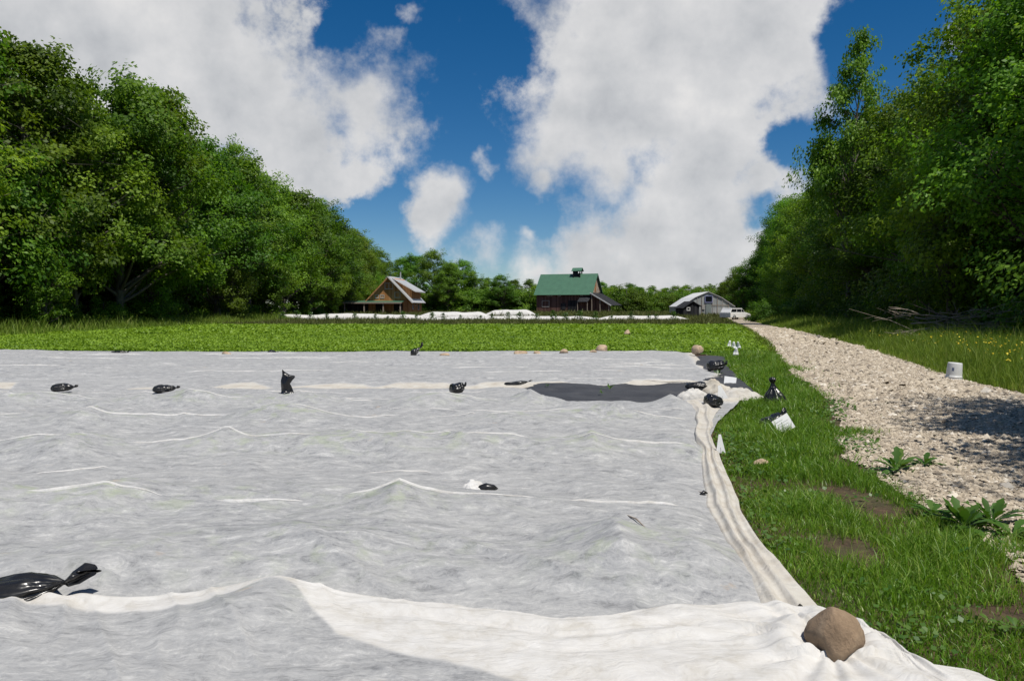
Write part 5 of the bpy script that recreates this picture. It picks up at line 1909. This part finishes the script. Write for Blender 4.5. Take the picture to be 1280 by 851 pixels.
# low leafy crop
def crop(name, n, yr, lsize, hgt, seed, label):
    r_ = np.random.default_rng(seed)
    y = yr[0] + (yr[1] - yr[0]) * r_.random(n) ** 1.25
    lo = np.maximum(-0.74 * y - 3, -28 + 0.8 * np.sin(y * 0.5))
    hi = path_left(y) - 0.55 + wob(y, .35, .5, 41)
    x = lo + (hi - lo) * r_.random(n)
    rowy = np.round(y / 0.75) * 0.75
    y = y + (rowy - y) * 0.45
    y = y + wob(x, .3, .2, 43)
    thin = fbm(x * 0.35, y * 0.5, 183, 3)
    k_ = (r_.random(n) < 0.25 + 0.75 * sstep(0.3, 0.48, thin)) & ((y > 28.0) | (x < 6.2))
    x, y = x[k_], y[k_]
    n = len(x)
    hh = hgt * (0.35 + 1.0 * fbm(x * 0.9, y * 1.2, 185, 3)) * r_.uniform(.4, 1.15, n)
    P = np.column_stack([x, y, gh(y) + hh])
    V, F = leaves(P, r_.normal(0, .5, (n, 3)) + np.array([0.0, 0.0, 1.0]), lsize * r_.uniform(.6, 1.3, n), r_, 0.75, 0.12)
    tint = np.clip(0.25 + 0.5 * fbm(x * 0.5, y * 0.8, 187, 3) + r_.normal(0, .17, n), 0, 1)
    o = np_mesh(name, V, F, 'crop_leaf', fattr={'tint': tint})
    return tag(o, label, 'crop', None, 'stuff')


crop('crop_leaves', 125000, (27.95, 46), 0.095, 0.18, 1, 'bright green low leafy crop right behind the white sheets')
crop('crop_leaves', 75000, (46, 72), 0.19, 0.20, 2, 'bright green leafy crop in the farther half of the field')

# ------------------------------------------------------------------ broad-leaved weeds by the gravel
def weed(loc, n, ln, seed, label, name='dock_weed', up=0.6):
    r_ = np.random.default_rng(seed)
    root = empty(name, loc)
    for k_ in range(n):
        az = k_ * 2.4 + r_.uniform(-.3, .3)
        el = r_.uniform(0.15, up)
        L_ = ln * r_.uniform(.6, 1.15)
        m_ = 9
        s = np.linspace(0, 1, m_)
        w = L_ * 0.135 * np.interp(s, [0, .2, .35, .6, .85, 1], [.10, .15, .55, 1, .75, .03]) * (1 + 0.35 * np.sin(s * 26 + k_))
        rr = L_ * s * math.cos(el)
        zz = L_ * s * math.sin(el) + 0.02 - 0.30 * L_ * s ** 2.2 * (1 - el * .5)
        zz = np.maximum(zz, 0.01)
        c_ = np.stack([rr * math.cos(az), rr * math.sin(az), zz], -1)
        sd__ = np.array([-math.sin(az), math.cos(az), 0.0])
        V = np.stack([c_ - sd__ * w[:, None] + [0, 0, .012 * ln * 5] * (w / (L_ * .19))[:, None] * .5, c_, c_ + sd__ * w[:, None] + [0, 0, .012 * ln * 5] * (w / (L_ * .19))[:, None] * .5], 1).reshape(-1, 3)
        o = np_mesh('leaf', V, grid_faces(m_, 3), 'weed_leaf', root, fattr={'tint': np.full((m_ - 1) * 2, np.clip(r_.normal(.5, .25), 0, 1))}, smooth=True)
    return tag(root, label, 'weed', 'broad-leaved weeds by the gravel')


for (px, py, n_, ln_, sd_, lab) in [(1205, 662, 30, .26, 1, 'largest clump of broad dock leaves on the gravel edge'),
                                    (1240, 655, 26, .25, 2, 'upright leafy weed right beside the largest dock clump'),
                                    (1165, 645, 20, .2, 3, 'sprawling weed just left of the largest dock clump'),
                                    (1120, 590, 24, .26, 4, 'leafy weed clump at the near grass point of the gravel'),
                                    (1155, 583, 18, .21, 5, 'small weed clump out on the gravel, farthest from the grass'),
                                    (1270, 790, 7, .14, 6, 'small rosette weed at the bare patch by the right frame edge'),
                                    (1190, 700, 6, .16, 7, 'pale leafed weed in the grass below the dock clump'),
                                    (1155, 745, 6, .09, 8, 'little round-leaved weed in the foreground grass'),
                                    (1265, 672, 20, .2, 9, 'low weed right of the dock clump at the frame edge'),
                                    (1075, 735, 5, .08, 10, 'tiny leafy weed in the grass behind the brown rock')]:
    weed(G(px, py, 0.01), n_, ln_, sd_, lab, up=1.15 if sd_ in (1, 2, 4) else .7)
# seedlings poking out of the black fabric
for (px, py, sd_, lab) in ((762, 488, 21, 'green seedling standing up out of the black fabric'), (752, 493, 22, 'tiny seedling low on the black fabric'), (684, 484, 23, 'tiny seedling at the left part of the black fabric'), (898, 470, 24, 'yellowish seedling between black bags at the fabric corner')):
    weed(G(px, py, 0.08), 7, 0.17 if sd_ in (21, 24) else .09, sd_, lab, 'seedling', 1.3)
